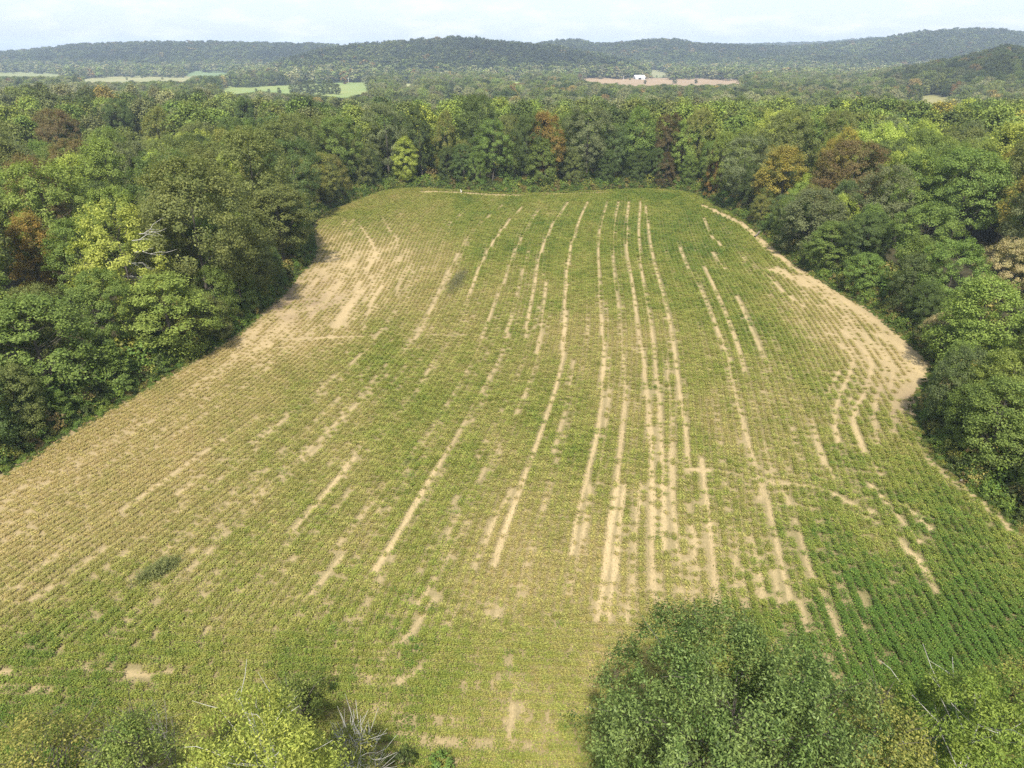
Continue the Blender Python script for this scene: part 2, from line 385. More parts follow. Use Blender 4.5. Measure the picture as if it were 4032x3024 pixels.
# view, bareness, width in metres, points; a trailing 'r' marks lines that the rows follow
STRIPS = [
 ('P', .85, .9, 'r', [(1371,655),(1380,720),(1390,780),(1398,860),(1404,932)]), ('P', .8, .8, 'r', [(1385,430),(1380,500),(1388,600),(1403,690),(1418,800),(1428,950)]), ('P', .75, .7, 'r', [(1346,766),(1350,850),(1346,900),(1343,932)]),
 ('P', .8, .7, 'r', [(1395,445),(1408,540),(1428,620),(1447,697),(1462,800),(1476,900),(1489,1004)]), ('P', .55, .6, '', [(1437,760),(1444,814),(1452,962),(1454,1120)]), ('P', .5, .6, '', [(1310,650),(1316,760),(1312,900),(1290,1050)]),
 ('P', .6, .6, '', [(1240,780),(1222,880),(1195,980)]), ('P', .55, .6, 'r', [(1080,960),(1020,1060),(950,1190)]), ('P', .55, .6, '', [(905,960),(820,1070),(730,1180)]), ('P', .5, .6, 'r', [(700,960),(600,1040),(480,1150)]), ('P', .5, .6, 'r', [(560,900),(430,985),(300,1075),(150,1170)]), ('P', .45, .6, '', [(640,880),(520,970),(380,1070)]),
 ('P', .5, .6, '', [(1180,1080),(1150,1180),(1110,1300)]), ('P', .55, .6, '', [(1275,1050),(1255,1180),(1225,1300)]), ('P', .5, .6, '', [(1010,1130),(940,1250),(900,1310)]), ('P', .5, .6, '', [(420,1190),(330,1270)]), ('P', .5, .5, '', [(250,1170),(120,1260)]),
 ('A', .9, .85, 'r', [(750,1659),(900,1430),(1080,1110),(1160,980)]), ('A', .55, .6, 'r', [(1160,980),(1260,820),(1370,620),(1450,480),(1510,370),(1560,250),(1600,90),(1620,0)]),
 ('A', .95, .8, 'r', [(1490,1640),(1570,1390),(1640,1200),(1720,980),(1790,790),(1850,620),(1900,420),(1930,230),(1940,0)]),
 ('A', .6, .6, 'r', [(1600,1160),(1530,1280),(1440,1490),(1370,1640)]), ('A', .9, .7, 'r', [(1970,1560),(2020,1280),(2080,1030),(2130,840),(2160,600),(2175,380),(2175,230),(2155,0)]),
 ('A', .75, .6, 'r', [(240,1410),(470,1150),(600,960)]), ('A', .5, .5, 'r', [(600,960),(800,760),(1030,500),(1150,290)]), ('A', .5, .5, '', [(380,1450),(540,1230),(700,1080)]),
 ('A', .5, .5, 'r', [(690,1380),(860,1160),(1030,910),(1180,650),(1290,470),(1400,260),(1460,90)]), ('A', .55, .5, 'r', [(0,870),(340,580),(620,350),(720,260),(870,40)]),
 ('A', .5, .6, 'r', [(0,1200),(280,960),(520,730),(760,510),(960,250),(1060,100),(1120,0)]), ('A', .55, .6, 'r', [(1620,690),(1680,560),(1720,460),(1780,250),(1800,0)]),
 ('B', .8, .6, '', [(1800,640),(2000,430),(2212,160)]), ('B', .55, .5, '', [(1960,650),(2100,480),(2212,350)]), ('B', .6, .5, '', [(750,1000),(900,870),(1060,720)]),
 ('B', .5, .5, '', [(1000,990),(1250,800),(1400,640)]), ('B', .7, .8, '', [(1480,1030),(1550,950)]), ('B', .6, .6, '', [(1650,1040),(1850,760),(1900,700)]), ('B', .55, .7, '', [(1690,1090),(1760,1000)]),
 ('B', .6, .6, '', [(1890,1060),(2150,760)]), ('B', .5, .6, 'r', [(80,990),(330,780),(530,600),(850,440)]), ('B', .7, .7, '', [(200,1040),(330,960)]), ('B', .4, .5, '', [(1160,1030),(1350,880)]),
 ('B', .65, .7, '', [(520,1480),(870,1510),(1060,1500)]), ('B', .85, .7, '', [(0,1500),(200,1490)]), ('B', .6, .5, '', [(0,1590),(500,1605)]), ('B', .4, .6, '', [(920,1290),(980,1250)]), ('B', .35, .5, '', [(1230,1330),(1340,1170)]),
 ('C', .5, .6, '', [(960,390),(1060,290),(1180,190)]), ('C', .6, .6, 'r', [(770,1100),(900,920),(1000,690),(1100,500),(1200,340),(1400,160)]), ('C', .5, .5, '', [(830,1020),(930,850),(1050,640),(1150,450),(1220,340)]),
 ('C', .8, .8, 'r', [(1170,740),(1230,600),(1300,450),(1400,310),(1510,180)]), ('C', .4, .5, '', [(1160,900),(1170,740)]), ('C', .6, .7, 'r', [(1260,1000),(1330,800),(1400,640),(1450,490),(1510,380),(1570,270),(1650,160)]),
 ('C', .55, .6, 'r', [(1400,1000),(1460,800),(1500,640),(1550,460)]), ('C', .8, .8, 'r', [(1530,1000),(1565,780),(1590,650),(1620,490),(1660,380),(1710,280),(1800,150)]), ('C', .8, .7, '', [(1600,1100),(1640,850),(1660,650)]),
 ('C', .95, .9, 'r', [(1760,1080),(1780,760),(1800,500),(1830,380),(1870,260),(1920,150)]), ('C', .5, .5, '', [(1910,600),(1915,800),(1920,980)]),
 ('C', .85, .7, 'r', [(2020,1100),(2005,900),(1988,700),(1985,560),(1990,380),(2010,270),(2040,150)]), ('C', .65, .6, 'r', [(2140,1100),(2110,800),(2085,640),(2078,500),(2085,300),(2110,150)]),
 ('C', .85, .8, 'r', [(2212,780),(2190,600),(2165,450),(2165,300),(2172,150)]), ('C', .8, .9, 'r', [(600,500),(590,440),(550,370),(500,300)]), ('C', .6, .7, 'r', [(740,390),(690,340),(640,250)]),
 ('C', .45, .5, '', [(720,580),(735,430),(760,330),(780,230)]), ('C', .35, .5, '', [(790,520),(815,330)]), ('C', .5, .6, '', [(870,390),(830,320)]), ('C', .6, .6, '', [(440,310),(460,260)]), ('C', .5, .6, '', [(395,310),(410,260)]),
 ('C', .6, .8, 'r', [(180,860),(300,720),(470,560),(490,440)]), ('C', .95, 1.8, '', [(350,930),(450,780),(480,740)]), ('C', .7, .7, '', [(520,950),(580,770),(640,670)]), ('C', .6, .9, '', [(720,740),(770,630)]), ('C', .45, .5, 'r', [(630,960),(740,760),(850,570)]),
 ('C', .8, .8, '', [(0,1010),(200,1000),(350,995),(520,990)]), ('C', .35, .5, '', [(520,985),(900,980),(1250,980)]), ('C', 1., 2.4, '', [(900,88),(1000,88),(1130,95),(1300,105),(1500,110)]), ('C', .6, 1.8, '', [(1500,110),(1750,100),(2000,92)]),
 ('D', .95, .85, 'r', [(80,1170),(130,850),(170,560),(210,300),(235,0)]), ('D', .9, .7, '', [(150,1170),(190,850),(220,600),(255,340)]), ('D', .6, .6, 'r', [(260,1190),(300,950),(320,680),(350,330)]),
 ('D', .9, 1., 'r', [(430,1030),(425,800),(425,450),(420,200),(410,0)]), ('D', .6, .8, '', [(470,1190),(460,900)]), ('D', .85, .9, 'r', [(490,740),(495,500),(490,300),(480,50)]), ('D', .65, .6, 'r', [(600,1030),(585,700),(555,500),(540,250),(535,0)]),
 ('D', .6, .7, '', [(650,1030),(640,800)]), ('D', .65, .9, '', [(700,1000),(690,700),(675,600)]), ('D', .9, .7, 'r', [(825,1050),(800,750),(760,400),(730,170)]), ('D', .8, .6, 'r', [(1290,1080),(1230,830),(1170,550),(1130,400),(1080,300),(1040,100),(1000,0)]),
 ('D', .75, .6, '', [(1390,1230),(1340,1060)]), ('D', .55, .5, '', [(940,1000),(935,850),(970,550)]), ('D', .55, .5, '', [(1010,1080),(980,850)]), ('D', .65, .8, '', [(1110,1040),(1080,830),(1040,650)]), ('D', .5, .5, '', [(1220,1080),(1180,860)]), ('D', .4, .5, '', [(1070,1000),(1000,650)]),
 ('D', .65, .6, 'r', [(1590,1250),(1480,1010),(1400,850),(1330,600),(1240,380),(1180,290),(1120,60)]), ('D', .6, .7, '', [(1640,1440),(1590,1330),(1580,1230)]), ('D', .45, .5, 'r', [(1850,1470),(1730,1200),(1620,950),(1530,720)]), ('D', .4, .5, '', [(1890,1260),(1780,1140),(1690,950)]),
 ('D', .4, .5, '', [(1420,510),(1340,330)]), ('D', .65, .6, '', [(1850,270),(1760,140),(1700,50),(1680,0)]), ('D', .5, .5, '', [(1560,300),(1450,50)]), ('D', 1., 1.1, '', [(2140,900),(2080,810),(1970,700)]), ('D', .9, .6, 'r', [(2110,710),(1980,560),(1860,420),(1780,330)]),
 ('D', .85, .6, '', [(2212,660),(2110,570),(2000,460)]), ('D', .5, .5, '', [(2212,1020),(2140,920)]), ('D', .45, .6, '', [(2190,740),(2130,620)]), ('D', .75, .8, '', [(640,240),(820,250),(1000,290),(1090,310),(1250,325),(1400,345),(1500,370)]), ('D', .95, .9, '', [(1550,390),(1640,440),(1800,510)]), ('D', .8, 1., '', [(1100,310),(1100,420)]),
 ('E', .85, 1., '', [(1060,1360),(1150,1440),(1260,1520),(1390,1640)]), ('E', .85, .6, 'r', [(690,1290),(680,1170),(700,1100),(745,990),(745,930),(690,880)]), ('E', .9, .7, 'r', [(800,1330),(760,1230),(765,1150),(810,1070),(830,970),(790,900),(710,830)]),
 ('E', .65, .6, 'r', [(860,1300),(840,1200),(850,1110),(880,1020),(890,960)]), ('E', .55, .6, '', [(930,1250),(915,1180),(930,1120),(960,1050)]), ('E', .75, .6, 'r', [(905,1070),(915,990),(860,900),(760,820)]), ('E', .5, .5, '', [(735,1130),(790,980)]), ('E', .6, .5, '', [(650,1090),(700,990)]), ('E', .55, .5, 'r', [(590,1200),(620,1330),(680,1450)]),
 ('E', 1., 2., '', [(140,320),(230,360),(320,410),(430,510),(560,600),(700,690),(800,760),(950,860),(1060,950)]), ('E', .7, 4., '', [(430,580),(600,650),(700,720)]), ('E', .75, 3., '', [(880,850),(980,900),(1040,1000),(1010,1100),(990,1160)]),
 ('E', .95, .5, '', [(400,600),(480,680),(575,745)]), ('E', .6, .5, '', [(300,530),(390,600)]), ('E', .95, .7, '', [(170,440),(225,490)]), ('E', .7, .6, '', [(180,510),(230,580)]), ('E', .6, .6, '', [(145,370),(165,430)]),
 ('E', .75, .6, 'r', [(40,470),(75,560),(150,700),(230,900),(270,1080),(330,1300),(370,1440)]), ('E', .8, .7, 'r', [(150,570),(210,700),(280,880),(310,1000)]), ('E', .7, .6, 'r', [(280,690),(340,830),(420,1000)]), ('E', .4, .5, '', [(380,1040),(400,1150)]), ('E', .45, .5, '', [(430,870),(480,990)]),
 ('F', 0.65, .9, '', [(620,480),(700,400),(790,330),(880,220),(960,100)]), ('F', 0.54, .7, '', [(870,520),(840,560),(770,590)]), ('F', 0.58, .8, '', [(350,560),(560,580),(760,600)]), ('F', 0.61, 1.1, '', [(540,560),(600,590)]), ('F', 0.50, .8, '', [(600,760),(690,770),(740,850)]), ('F', 0.58, .8, '', [(480,790),(600,800)]),
 ('F', 0.58, .9, '', [(800,940),(960,970),(1200,980),(1400,990),(1560,1010)]), ('F', 0.61, .8, '', [(1450,760),(1440,880),(1410,980)]), ('F', 0.50, .7, '', [(1510,760),(1530,850)]), ('F', 0.50, .8, '', [(1480,560),(1470,640)]), ('F', 0.43, .6, '', [(1000,330),(1090,200),(1180,0)]),
 ('F', 0.54, .6, '', [(1280,210),(1330,110)]), ('F', 0.54, .6, '', [(1350,210),(1370,130)]), ('F', 0.54, .6, '', [(1390,220),(1440,140)]), ('F', 0.43, .7, '', [(730,150),(830,200)]), ('F', 0.36, .8, '', [(1420,490),(1490,450)]), ('F', 0.43, .5, '', [(1000,600),(1500,610)]), ('F', 0.43, .5, '', [(780,830),(1450,850)]), ('F', 0.36, .6, '', [(1650,950),(1680,800)]), ('F', 0.50, 1., '', [(600,1050),(760,1110)]), ('F', 0.43, .9, '', [(1100,1090),(1250,1110)]),
]
STRIP_W = []
for v, b, w, tag_, pts in STRIPS:
    ox, oy, s = CROPS[v]
    if v == 'E' and w < .95: w *= 1.5
    STRIP_W.append((b, w, tag_, smooth_line([tuple(float(c) for c in ground(ox + x * s, oy + y * s)) for x, y in pts], 4)))

# colour plan of the crop: (view px, greenness, bareness); px in a 2212-wide view
PLAN = [(600,690,.05,1),(660,700,.1,.95),(740,620,.15,.8),(730,570,.2,.75),(520,755,.12,.4),(460,790,.15,.2),(2000,1020,.88,0),(2100,1120,.92,0),(2150,1300,.97,0),(1800,1300,.85,0),(1745,1350,.75,0),(1920,1180,.95,0),(2060,1260,.97,0),(695,550,.2,.75),(750,600,.15,.8),(610,660,.05,1),(670,610,.08,.95),(1880,700,.1,.9),(1920,745,.1,1),(1990,790,.1,1),(1840,680,.1,.9),(1960,820,.2,.75),(1990,850,.15,.85),(1930,800,.3,.5),(1960,760,.1,1),(900,430,.65,.1),(1050,432,.7,.05),(1250,430,.7,0),(1420,430,.7,0),(830,430,.45,.2),(760,450,.4,.3),(750,482,.75,0),(712,520,.3,.6),(800,540,.25,.6),(850,500,.5,.2),(950,470,.75,0),(1050,450,.7,0),(1150,470,.75,0),(1250,470,.75,0),(1350,470,.75,0),(1450,480,.9,0),(1500,520,.85,0),(1560,510,.6,.1),(1600,560,.6,.1),(1540,600,.8,0),
 (700,620,.1,.75),(640,650,.05,.85),(760,650,.25,.6),(560,730,.12,.5),(700,700,.12,.8),(850,620,.5,.15),(950,620,.5,.1),(1000,680,.35,.2),(900,690,.35,.15),(860,760,.85,0),(780,745,.75,0),(640,745,.45,.2),(1000,800,.75,0),(920,790,.75,0),(1060,760,.65,0),(1150,620,.5,.1),(1150,560,.7,0),(1250,560,.6,0),(1250,700,.4,.1),(1200,760,.5,.1),(1170,880,.8,0),(1100,900,.7,0),(1330,560,.65,0),(1330,650,.5,.1),(1330,760,.4,.15),(1330,880,.35,.2),(1250,930,.5,.05),
 (1450,650,.65,0),(1550,650,.75,0),(1620,650,.7,0),(1680,600,.6,.1),(1700,680,.6,.05),(1750,700,.75,0),(1750,760,.85,0),(1650,760,.7,0),(1550,760,.5,.1),(1450,760,.45,.1),(1450,860,.4,.1),(1560,860,.45,.1),(1650,850,.6,0),(1740,830,.6,0),(1790,640,.1,.8),(1850,700,.2,.6),(1950,770,.2,.7),(1830,760,.5,.3),(1900,820,.45,.3),(1980,800,.15,.7),(1850,900,.6,.1),(1950,930,.65,.1),(1900,1000,.85,0),(1780,950,.5,.1),(1700,950,.35,.2),(1650,960,.35,.2),(1550,960,.4,.1),(1500,1020,.3,.25),(1600,1040,.3,.2),(1700,1050,.3,.4),(1780,1060,.3,.4),
 (1850,1070,.9,0),(1950,1100,.95,0),(2050,1150,.95,0),(2000,1250,.95,0),(1950,1300,1,0),(2050,1350,1,0),(2100,1250,.9,0),(2150,1200,.75,.1),(2190,1250,.35,.4),(1850,1200,.85,0),(1750,1150,.6,.05),(1650,1150,.4,.3),(1580,1250,.35,.45),(1500,1250,.3,.5),(1480,1160,.45,.2),(1400,1150,.5,.1),(1330,1150,.5,.1),(1250,1150,.55,.05),(1250,1250,.5,.05),(1150,1050,.5,0),(1050,1050,.5,.05),(1050,1180,.4,.15),(950,1200,.5,.05),(950,1050,.55,0),(850,1000,.5,0),(850,900,.55,0),(750,880,.45,.05),(650,850,.3,.1),(550,830,.28,.15),(450,900,.25,.08),(300,950,.15,.15),(150,1000,.12,.22),(50,1050,.12,.28),(200,1100,.3,.15),(400,1000,.3,.1),(550,970,.3,.1),(700,1000,.4,.05),(600,1100,.4,.05),(450,1120,.35,.1),(300,1180,.3,.15),(100,1200,.15,.15),(30,1280,.15,.3),(150,1280,.45,.1),(300,1280,.55,.05),(450,1250,.45,.1),(600,1220,.45,.1),(750,1180,.45,.1),(700,1300,.45,.15),(550,1320,.5,.15),(400,1350,.5,.1),(200,1360,.5,.15),(50,1340,.25,.4),(100,1420,.9,0),(250,1430,.8,.05),(30,1440,.5,.4),(100,1470,.9,.1),(30,1500,.8,.1),(400,1430,.65,.1),(550,1430,.55,.1),(700,1400,.4,.15),(850,1350,.35,.2),(1000,1350,.3,.25),(1100,1340,.3,.3),(1200,1350,.4,.15),(1300,1370,.3,.1),(1380,1350,.25,.2),(1100,1400,.35,.15),(950,1450,.6,.05),(1050,1450,.6,0),(1200,1440,.45,.1),(1000,1530,.6,.05),(1100,1500,.55,.05),(1200,1530,.45,.15),(1000,1580,.5,.15),(1100,1620,.5,.25),(900,1600,.4,.4),(800,1470,.35,.4),(750,1500,.5,.2),(1850,1350,.95,0),(1900,1420,.95,0),(300,1560,.6,.2),(600,1560,.5,.2)]
PX = np.array([G(p[:2]) for p in PLAN]); PV = np.array([p[2:] for p in PLAN])

def plan(x, y):
    """greenness and bareness of the crop at points, smooth between the noted spots"""
    num = np.zeros((len(x), 2)); den = np.zeros(len(x))
    for (cx, cy), v in zip(PX, PV):
        s = 3.0 + 0.045 * cy                       # spots are noted more coarsely with distance
        w = np.exp(-0.5 * (((x - cx) / s) ** 2 + ((y - cy) / (s * 1.7)) ** 2)) + 1e-7 / (1 + ((x - cx) ** 2 + (y - cy) ** 2) / 400)
        num += w[:, None] * v; den += w
    return num[:, 0] / den, num[:, 1] / den

def bare_strips(x, y, grow=0.0):
    """0..1: wheel tracks, missed rows, straw verge. The edge of each is ragged."""
    b = np.zeros(len(x))
    rag = fbm(x / 0.9, y / 1.6, 21, 3) - 0.5
    gap = fbm(x / 5, y / 9, 5, 3)
    for s, w, _, pts in STRIP_W:
        p = np.array(pts)
        m = (x > p[:, 0].min() - w - 1) & (x < p[:, 0].max() + w + 1) & (y > p[:, 1].min() - w - 2) & (y < p[:, 1].max() + w + 2)
        if not m.any(): continue
        d = seg_dist(x[m], y[m], pts)
        hw = w * (0.25 if w < 1.2 else 0.45)
        k = 1 - sstep(hw * 0.55 + grow, hw * 1.5 + 0.12 + grow * 1.3, d + rag[m] * (hw * 1.0 + .12))
        thin = np.clip(0.85 + 1.5 * (gap[m] - 0.45) + (s - 0.6), 0.45, 1)
        b[m] = np.maximum(b[m], k * (0.35 + 0.65 * s) * thin)
    return b

# rows: a smooth function u(x, y) that stays level along the noted lines; rows every 0.762 m of u
def basis(x, y, dx=0, dy=0):
    X, Y = x / 60.0, (y - 125) / 95.0
    cols = []
    for p in range(6):
        for q in range(6 - p):
            a = X ** p if dx == 0 else (p * X ** (p - 1) / 60.0 if p else X * 0)
            b = Y ** q if dy == 0 else (q * Y ** (q - 1) / 95.0 if q else Y * 0)
            cols.append(a * b)
    return np.stack(cols, -1)
A_, B_ = [], []
for s, w, tg, pts in STRIP_W:
    if tg != 'r': continue
    p = np.array(pts)
    q = np.array([p[0] + (p[-1] - p[0]) * 0] ); mid = (p[1:] + p[:-1]) / 2; d = p[1:] - p[:-1]; L_ = np.linalg.norm(d, axis=1)[:, None]
    t_ = d / L_
    A_.append((basis(mid[:, 0], mid[:, 1], dx=1) * t_[:, :1] + basis(mid[:, 0], mid[:, 1], dy=1) * t_[:, 1:]) * np.sqrt(L_) * 3); B_.append(np.zeros(len(mid)))
gx, gy = np.meshgrid(np.linspace(-60, 66, 20), np.linspace(30, 225, 20)); gx = gx.ravel(); gy = gy.ravel()
A_.append(basis(gx, gy, dx=1) * 2.6); B_.append(np.ones(len(gx)) * 2.6)
A_.append(basis(gx, gy, dy=1) * 0.15); B_.append(np.zeros(len(gx)))
A_.append(basis(np.linspace(-50, 60, 40), np.full(40, 60.0)) * 0.5); B_.append(np.linspace(-50, 60, 40) * 0.5)
UC = np.linalg.lstsq(np.concatenate(A_), np.concatenate(B_), rcond=None)[0]
def rowu(x, y): return basis(x, y) @ UC
def rowux(x, y): return basis(x, y, dx=1) @ UC
def headland(x, y): return (x < 15 + .5 * (y - 30)) & (y < 41.5 + 0.035 * x + 1.2 * np.sin(x * 0.21))

def field_z(x, y):
    return 0.10 * (fbm(x / 9, y / 14, 2, 3) - 0.5) + 0.5 * (fbm(x / 60, y / 60, 8, 2) - 0.5) * sstep(30, 60, y) * (1 - sstep(190, 230, y))

def crop_state(x, y, grow=0.0):
    g, b = plan(x, y)
    n1 = fbm(x / 7, y / 13, 31, 4) - 0.5
    n2 = fbm(x / 2.2, y / 3.0, 41, 3) - 0.5
    lush = sstep(.75, .95, g)
    g = np.clip(g - .05 * (1 - lush) + .19 * sstep(47, 38, y) + (0.55 * n1 + 0.25 * n2) * (1 - .75 * lush) + .1 * lush, 0, 1)
    b = np.clip(b * (1 + 1.6 * (fbm(x / 1.4, y / 4.5, 51, 3) - 0.5)), 0, 1)
    # skips in single planter rows: thin pale lines that come and go along the row
    ri = np.round(rowu(x, y) / .762)
    off = np.abs(rowu(x, y) - ri * .762)
    rn = vnoise(ri * 7.31 + .5, y / 55 + hash2(ri, 3.0, 1) * 50, 17)
    pair = (hash2(np.floor(ri / 2), 5.0, 2) > .55)
    skip = (hash2(ri, 9.0, 4) > .52) * sstep(.30, .62, rn + .15 * pair) * (.55 + .45 * vnoise(ri * 3.7, y / 7, 6)) * (1 - .8 * sstep(.12, .32, off)) * (1 - lush) * ~headland(x, y)
    st = bare_strips(x, y, grow)
    return g, b, np.maximum(st, .46 * skip)

# ------------------------------------------------------------------ leaves and instancing
def kites(rng, P, Nrm, L, Wd, droop=0.25, cr=None, axis=None):
    """leaf-shaped quads, folded down at the tip. P centres, Nrm normals, L length, Wd width"""
    n = len(P)
    r = rng.normal(size=(n, 3)) if axis is None else axis
    a = r - (r * Nrm).sum(1)[:, None] * Nrm; a /= np.linalg.norm(a, axis=1)[:, None] + 1e-9
    b = np.cross(Nrm, a)
    L = np.broadcast_to(np.asarray(L, float), (n,))[:, None]; Wd = np.broadcast_to(np.asarray(Wd, float), (n,))[:, None]
    V = np.stack([P - a * L * 0.5 - Nrm * L * droop * 0.2, P + b * Wd * 0.5 - a * L * 0.08, P + a * L * 0.5 - Nrm * L * droop, P - b * Wd * 0.5 - a * L * 0.08], 1).reshape(-1, 3)
    F = np.arange(n * 4).reshape(-1, 4)
    lr = np.repeat(rng.random(n), 4); c = np.repeat(cr if cr is not None else np.full(n, 0.5), 4)
    return V, F, lr, c

def merge(parts):
    V, F, A, C, o = [], [], [], [], 0
    for v, f, a, c in parts:
        V.append(v); F.append(f + o); A.append(a); C.append(c); o += len(v)
    return np.concatenate(V), np.concatenate(F), np.concatenate(A), np.concatenate(C)

def unit(v): return v / (np.linalg.norm(v, axis=-1, keepdims=True) + 1e-9)

def instancer(name, protos, P, rot, scl, var, col, mat, **props):
    """one object: prototypes + points in one mesh, geometry nodes set prototype var[i] on point i"""
    V, F, A, C = merge(protos)
    pid = np.concatenate([np.full(len(p[0]), k + 1) for k, p in enumerate(protos)])
    nv, npt = len(V), len(P)
    z1 = np.zeros
    me = mesh_np(name, np.concatenate([V, P]), F, {
        "lr": ('FLOAT', np.concatenate([A, z1(npt)])), "cr": ('FLOAT', np.concatenate([C, z1(npt)])),
        "proto": ('INT', np.concatenate([pid, z1(npt)])), "variant": ('INT', np.concatenate([z1(nv), var + 1])),
        "rot": ('FLOAT_VECTOR', np.concatenate([z1((nv, 3)), rot])), "scl": ('FLOAT_VECTOR', np.concatenate([z1((nv, 3)), scl])),
        "col": ('FLOAT_COLOR', np.concatenate([z1((nv, 4)), np.c_[col, np.ones(npt)]]))})
    o = obj(name, me, mat, **props)
    ng = bpy.data.node_groups.new(name, 'GeometryNodeTree')
    ng.interface.new_socket("Geometry", in_out='INPUT', socket_type='NodeSocketGeometry')
    ng.interface.new_socket("Geometry", in_out='OUTPUT', socket_type='NodeSocketGeometry')
    N, L = ng.nodes.new, ng.links.new
    gi, go, jn = N("NodeGroupInput"), N("NodeGroupOutput"), N("GeometryNodeJoinGeometry")
    def named(n_, ty):
        q = N("GeometryNodeInputNamedAttribute"); q.data_type = ty; q.inputs["Name"].default_value = n_
        return q.outputs["Attribute"]
    def equal(sock, k):
        q = N("FunctionNodeCompare"); q.data_type = 'INT'; q.operation = 'EQUAL'
        L(sock, q.inputs["A"]) if False else L(sock, q.inputs[2]); q.inputs[3].default_value = k
        return q.outputs[0]
    pr, va = named("proto", 'INT'), named("variant", 'INT')
    rt, sc = named("rot", 'FLOAT_VECTOR'), named("scl", 'FLOAT_VECTOR')
    e2r = N("FunctionNodeEulerToRotation"); L(rt, e2r.inputs[0])
    for k in range(1, len(protos) + 1):
        sp = N("GeometryNodeSeparateGeometry"); sp.domain = 'POINT'; L(gi.outputs[0], sp.inputs[0]); L(equal(pr, k), sp.inputs["Selection"])
        pt = N("GeometryNodeSeparateGeometry"); pt.domain = 'POINT'; L(gi.outputs[0], pt.inputs[0]); L(equal(va, k), pt.inputs["Selection"])
        ip = N("GeometryNodeInstanceOnPoints"); L(pt.outputs[0], ip.inputs["Points"]); L(sp.outputs[0], ip.inputs["Instance"])
        L(e2r.outputs[0], ip.inputs["Rotation"]); L(sc, ip.inputs["Scale"])
        L(ip.outputs[0], jn.inputs[0])
    L(jn.outputs[0], go.inputs[0])
    md = o.modifiers.new("scatter", 'NODES'); md.node_group = ng
    return o

# ------------------------------------------------------------------ the field sheet
ys = [23.0]
while ys[-1] < 238: ys.append(ys[-1] + 0.22 + 0.0028 * ys[-1])
xs = np.arange(-82, 84, 0.19)
FY, FX = np.meshgrid(np.array(ys), xs, indexing='ij')
ins = in_poly(FX.ravel() + 0.8 * (fbm(FX.ravel() / 2, FY.ravel() / 2, 61) - 0.5), FY.ravel() + 0.8 * (fbm(FX.ravel() / 2, FY.ravel() / 2, 62) - 0.5), FIELD)
nr, nc = FY.shape
i, j = np.meshgrid(np.arange(nr - 1), np.arange(nc - 1), indexing='ij'); idx = (i * nc + j).ravel()
F = np.stack([idx, idx + 1, idx + nc + 1, idx + nc], -1)
F = F[ins[F].any(1)]
used = np.unique(F); remap = np.full(nr * nc, -1); remap[used] = np.arange(len(used)); F = remap[F]
fx, fy = FX.ravel()[used], FY.ravel()[used]
g_, b_, s_ = crop_state(fx, fy)
LITTER = np.array([.160, .142, .060]); STRAW = np.array([.47, .360, .190]); SOIL = np.array([.27, .195, .120]); DUSTY = np.array([.36, .275, .145])
straw = np.clip(np.maximum(s_ * .88, b_ * 0.85), 0, 1)[:, None]
tan = DUSTY + (STRAW - DUSTY) * np.clip(1.6 * fbm(fx / 3, fy / 6, 71) - .3, 0, 1)[:, None]
bx, by = G((635, 648)); bd = np.exp(-(((fx - bx) / 9) ** 2 + ((fy - by) / 12) ** 2))
bx2, by2 = G((1995, 900)); bd = np.maximum(bd, np.exp(-(((fx - bx2) / 6) ** 2 + ((fy - by2) / 8) ** 2)))
tan = tan + (SOIL - tan) * (np.clip(bd * 1.4, 0, 1) * np.clip(2.2 * fbm(fx / 1.5, fy / 4, 72) - .5, 0, 1))[:, None]
litter = LITTER + (DUSTY * 0.82 - LITTER) * (0.85 * (1 - g_))[:, None]
fc = litter + (tan - litter) * straw
dry = sstep(2.2, 0.3, seg_dist(fx, fy, FIELD[:-11]) + 1.2 * (fbm(fx / 2, fy / 2, 73) - .5))   # rank verge grass
fc = fc * (1 - 0.15 * dry[:, None])
me = mesh_np("field", np.stack([fx, fy, field_z(fx, fy)], -1), F, {"col": ('FLOAT_COLOR', np.c_[fc, np.ones(len(fc))])}, smooth=True)
m, t, N, L = new_mat("field_soil")
at = attr(N, "col").outputs["Color"]
tcn = N("ShaderNodeTexCoord")
n1 = N("ShaderNodeTexNoise"); n1.inputs["Scale"].default_value = 6.5; n1.inputs["Detail"].default_value = 8; n1.inputs["Roughness"].default_value = .75
mp = N("ShaderNodeMapping"); mp.inputs["Scale"].default_value = (1.6, .7, 1); L(tcn.outputs["Object"], mp.inputs[0]); L(mp.outputs[0], n1.inputs["Vector"])
val = N("ShaderNodeMapRange"); val.inputs[1].default_value = .25; val.inputs[2].default_value = .75; val.inputs[3].default_value = .50; val.inputs[4].default_value = 1.42
L(n1.outputs["Fac"], val.inputs[0])
h = N("ShaderNodeHueSaturation"); L(at, h.inputs["Color"]); L(val.outputs[0], h.inputs["Value"])
p = N("ShaderNodeBsdfPrincipled"); L(h.outputs[0], p.inputs["Base Color"]); p.inputs["Roughness"].default_value = .95; p.inputs["Specular IOR Level"].default_value = .1
bp = N("ShaderNodeBump"); bp.inputs["Strength"].default_value = .5; bp.inputs["Distance"].default_value = .06; L(n1.outputs["Fac"], bp.inputs["Height"]); L(bp.outputs[0], p.inputs["Normal"])
o_ = N("ShaderNodeOutputMaterial"); L(p.outputs[0], o_.inputs["Surface"])
obj("field", me, m, kind="structure", label="tan straw-covered farm field soil under the ripening crop")

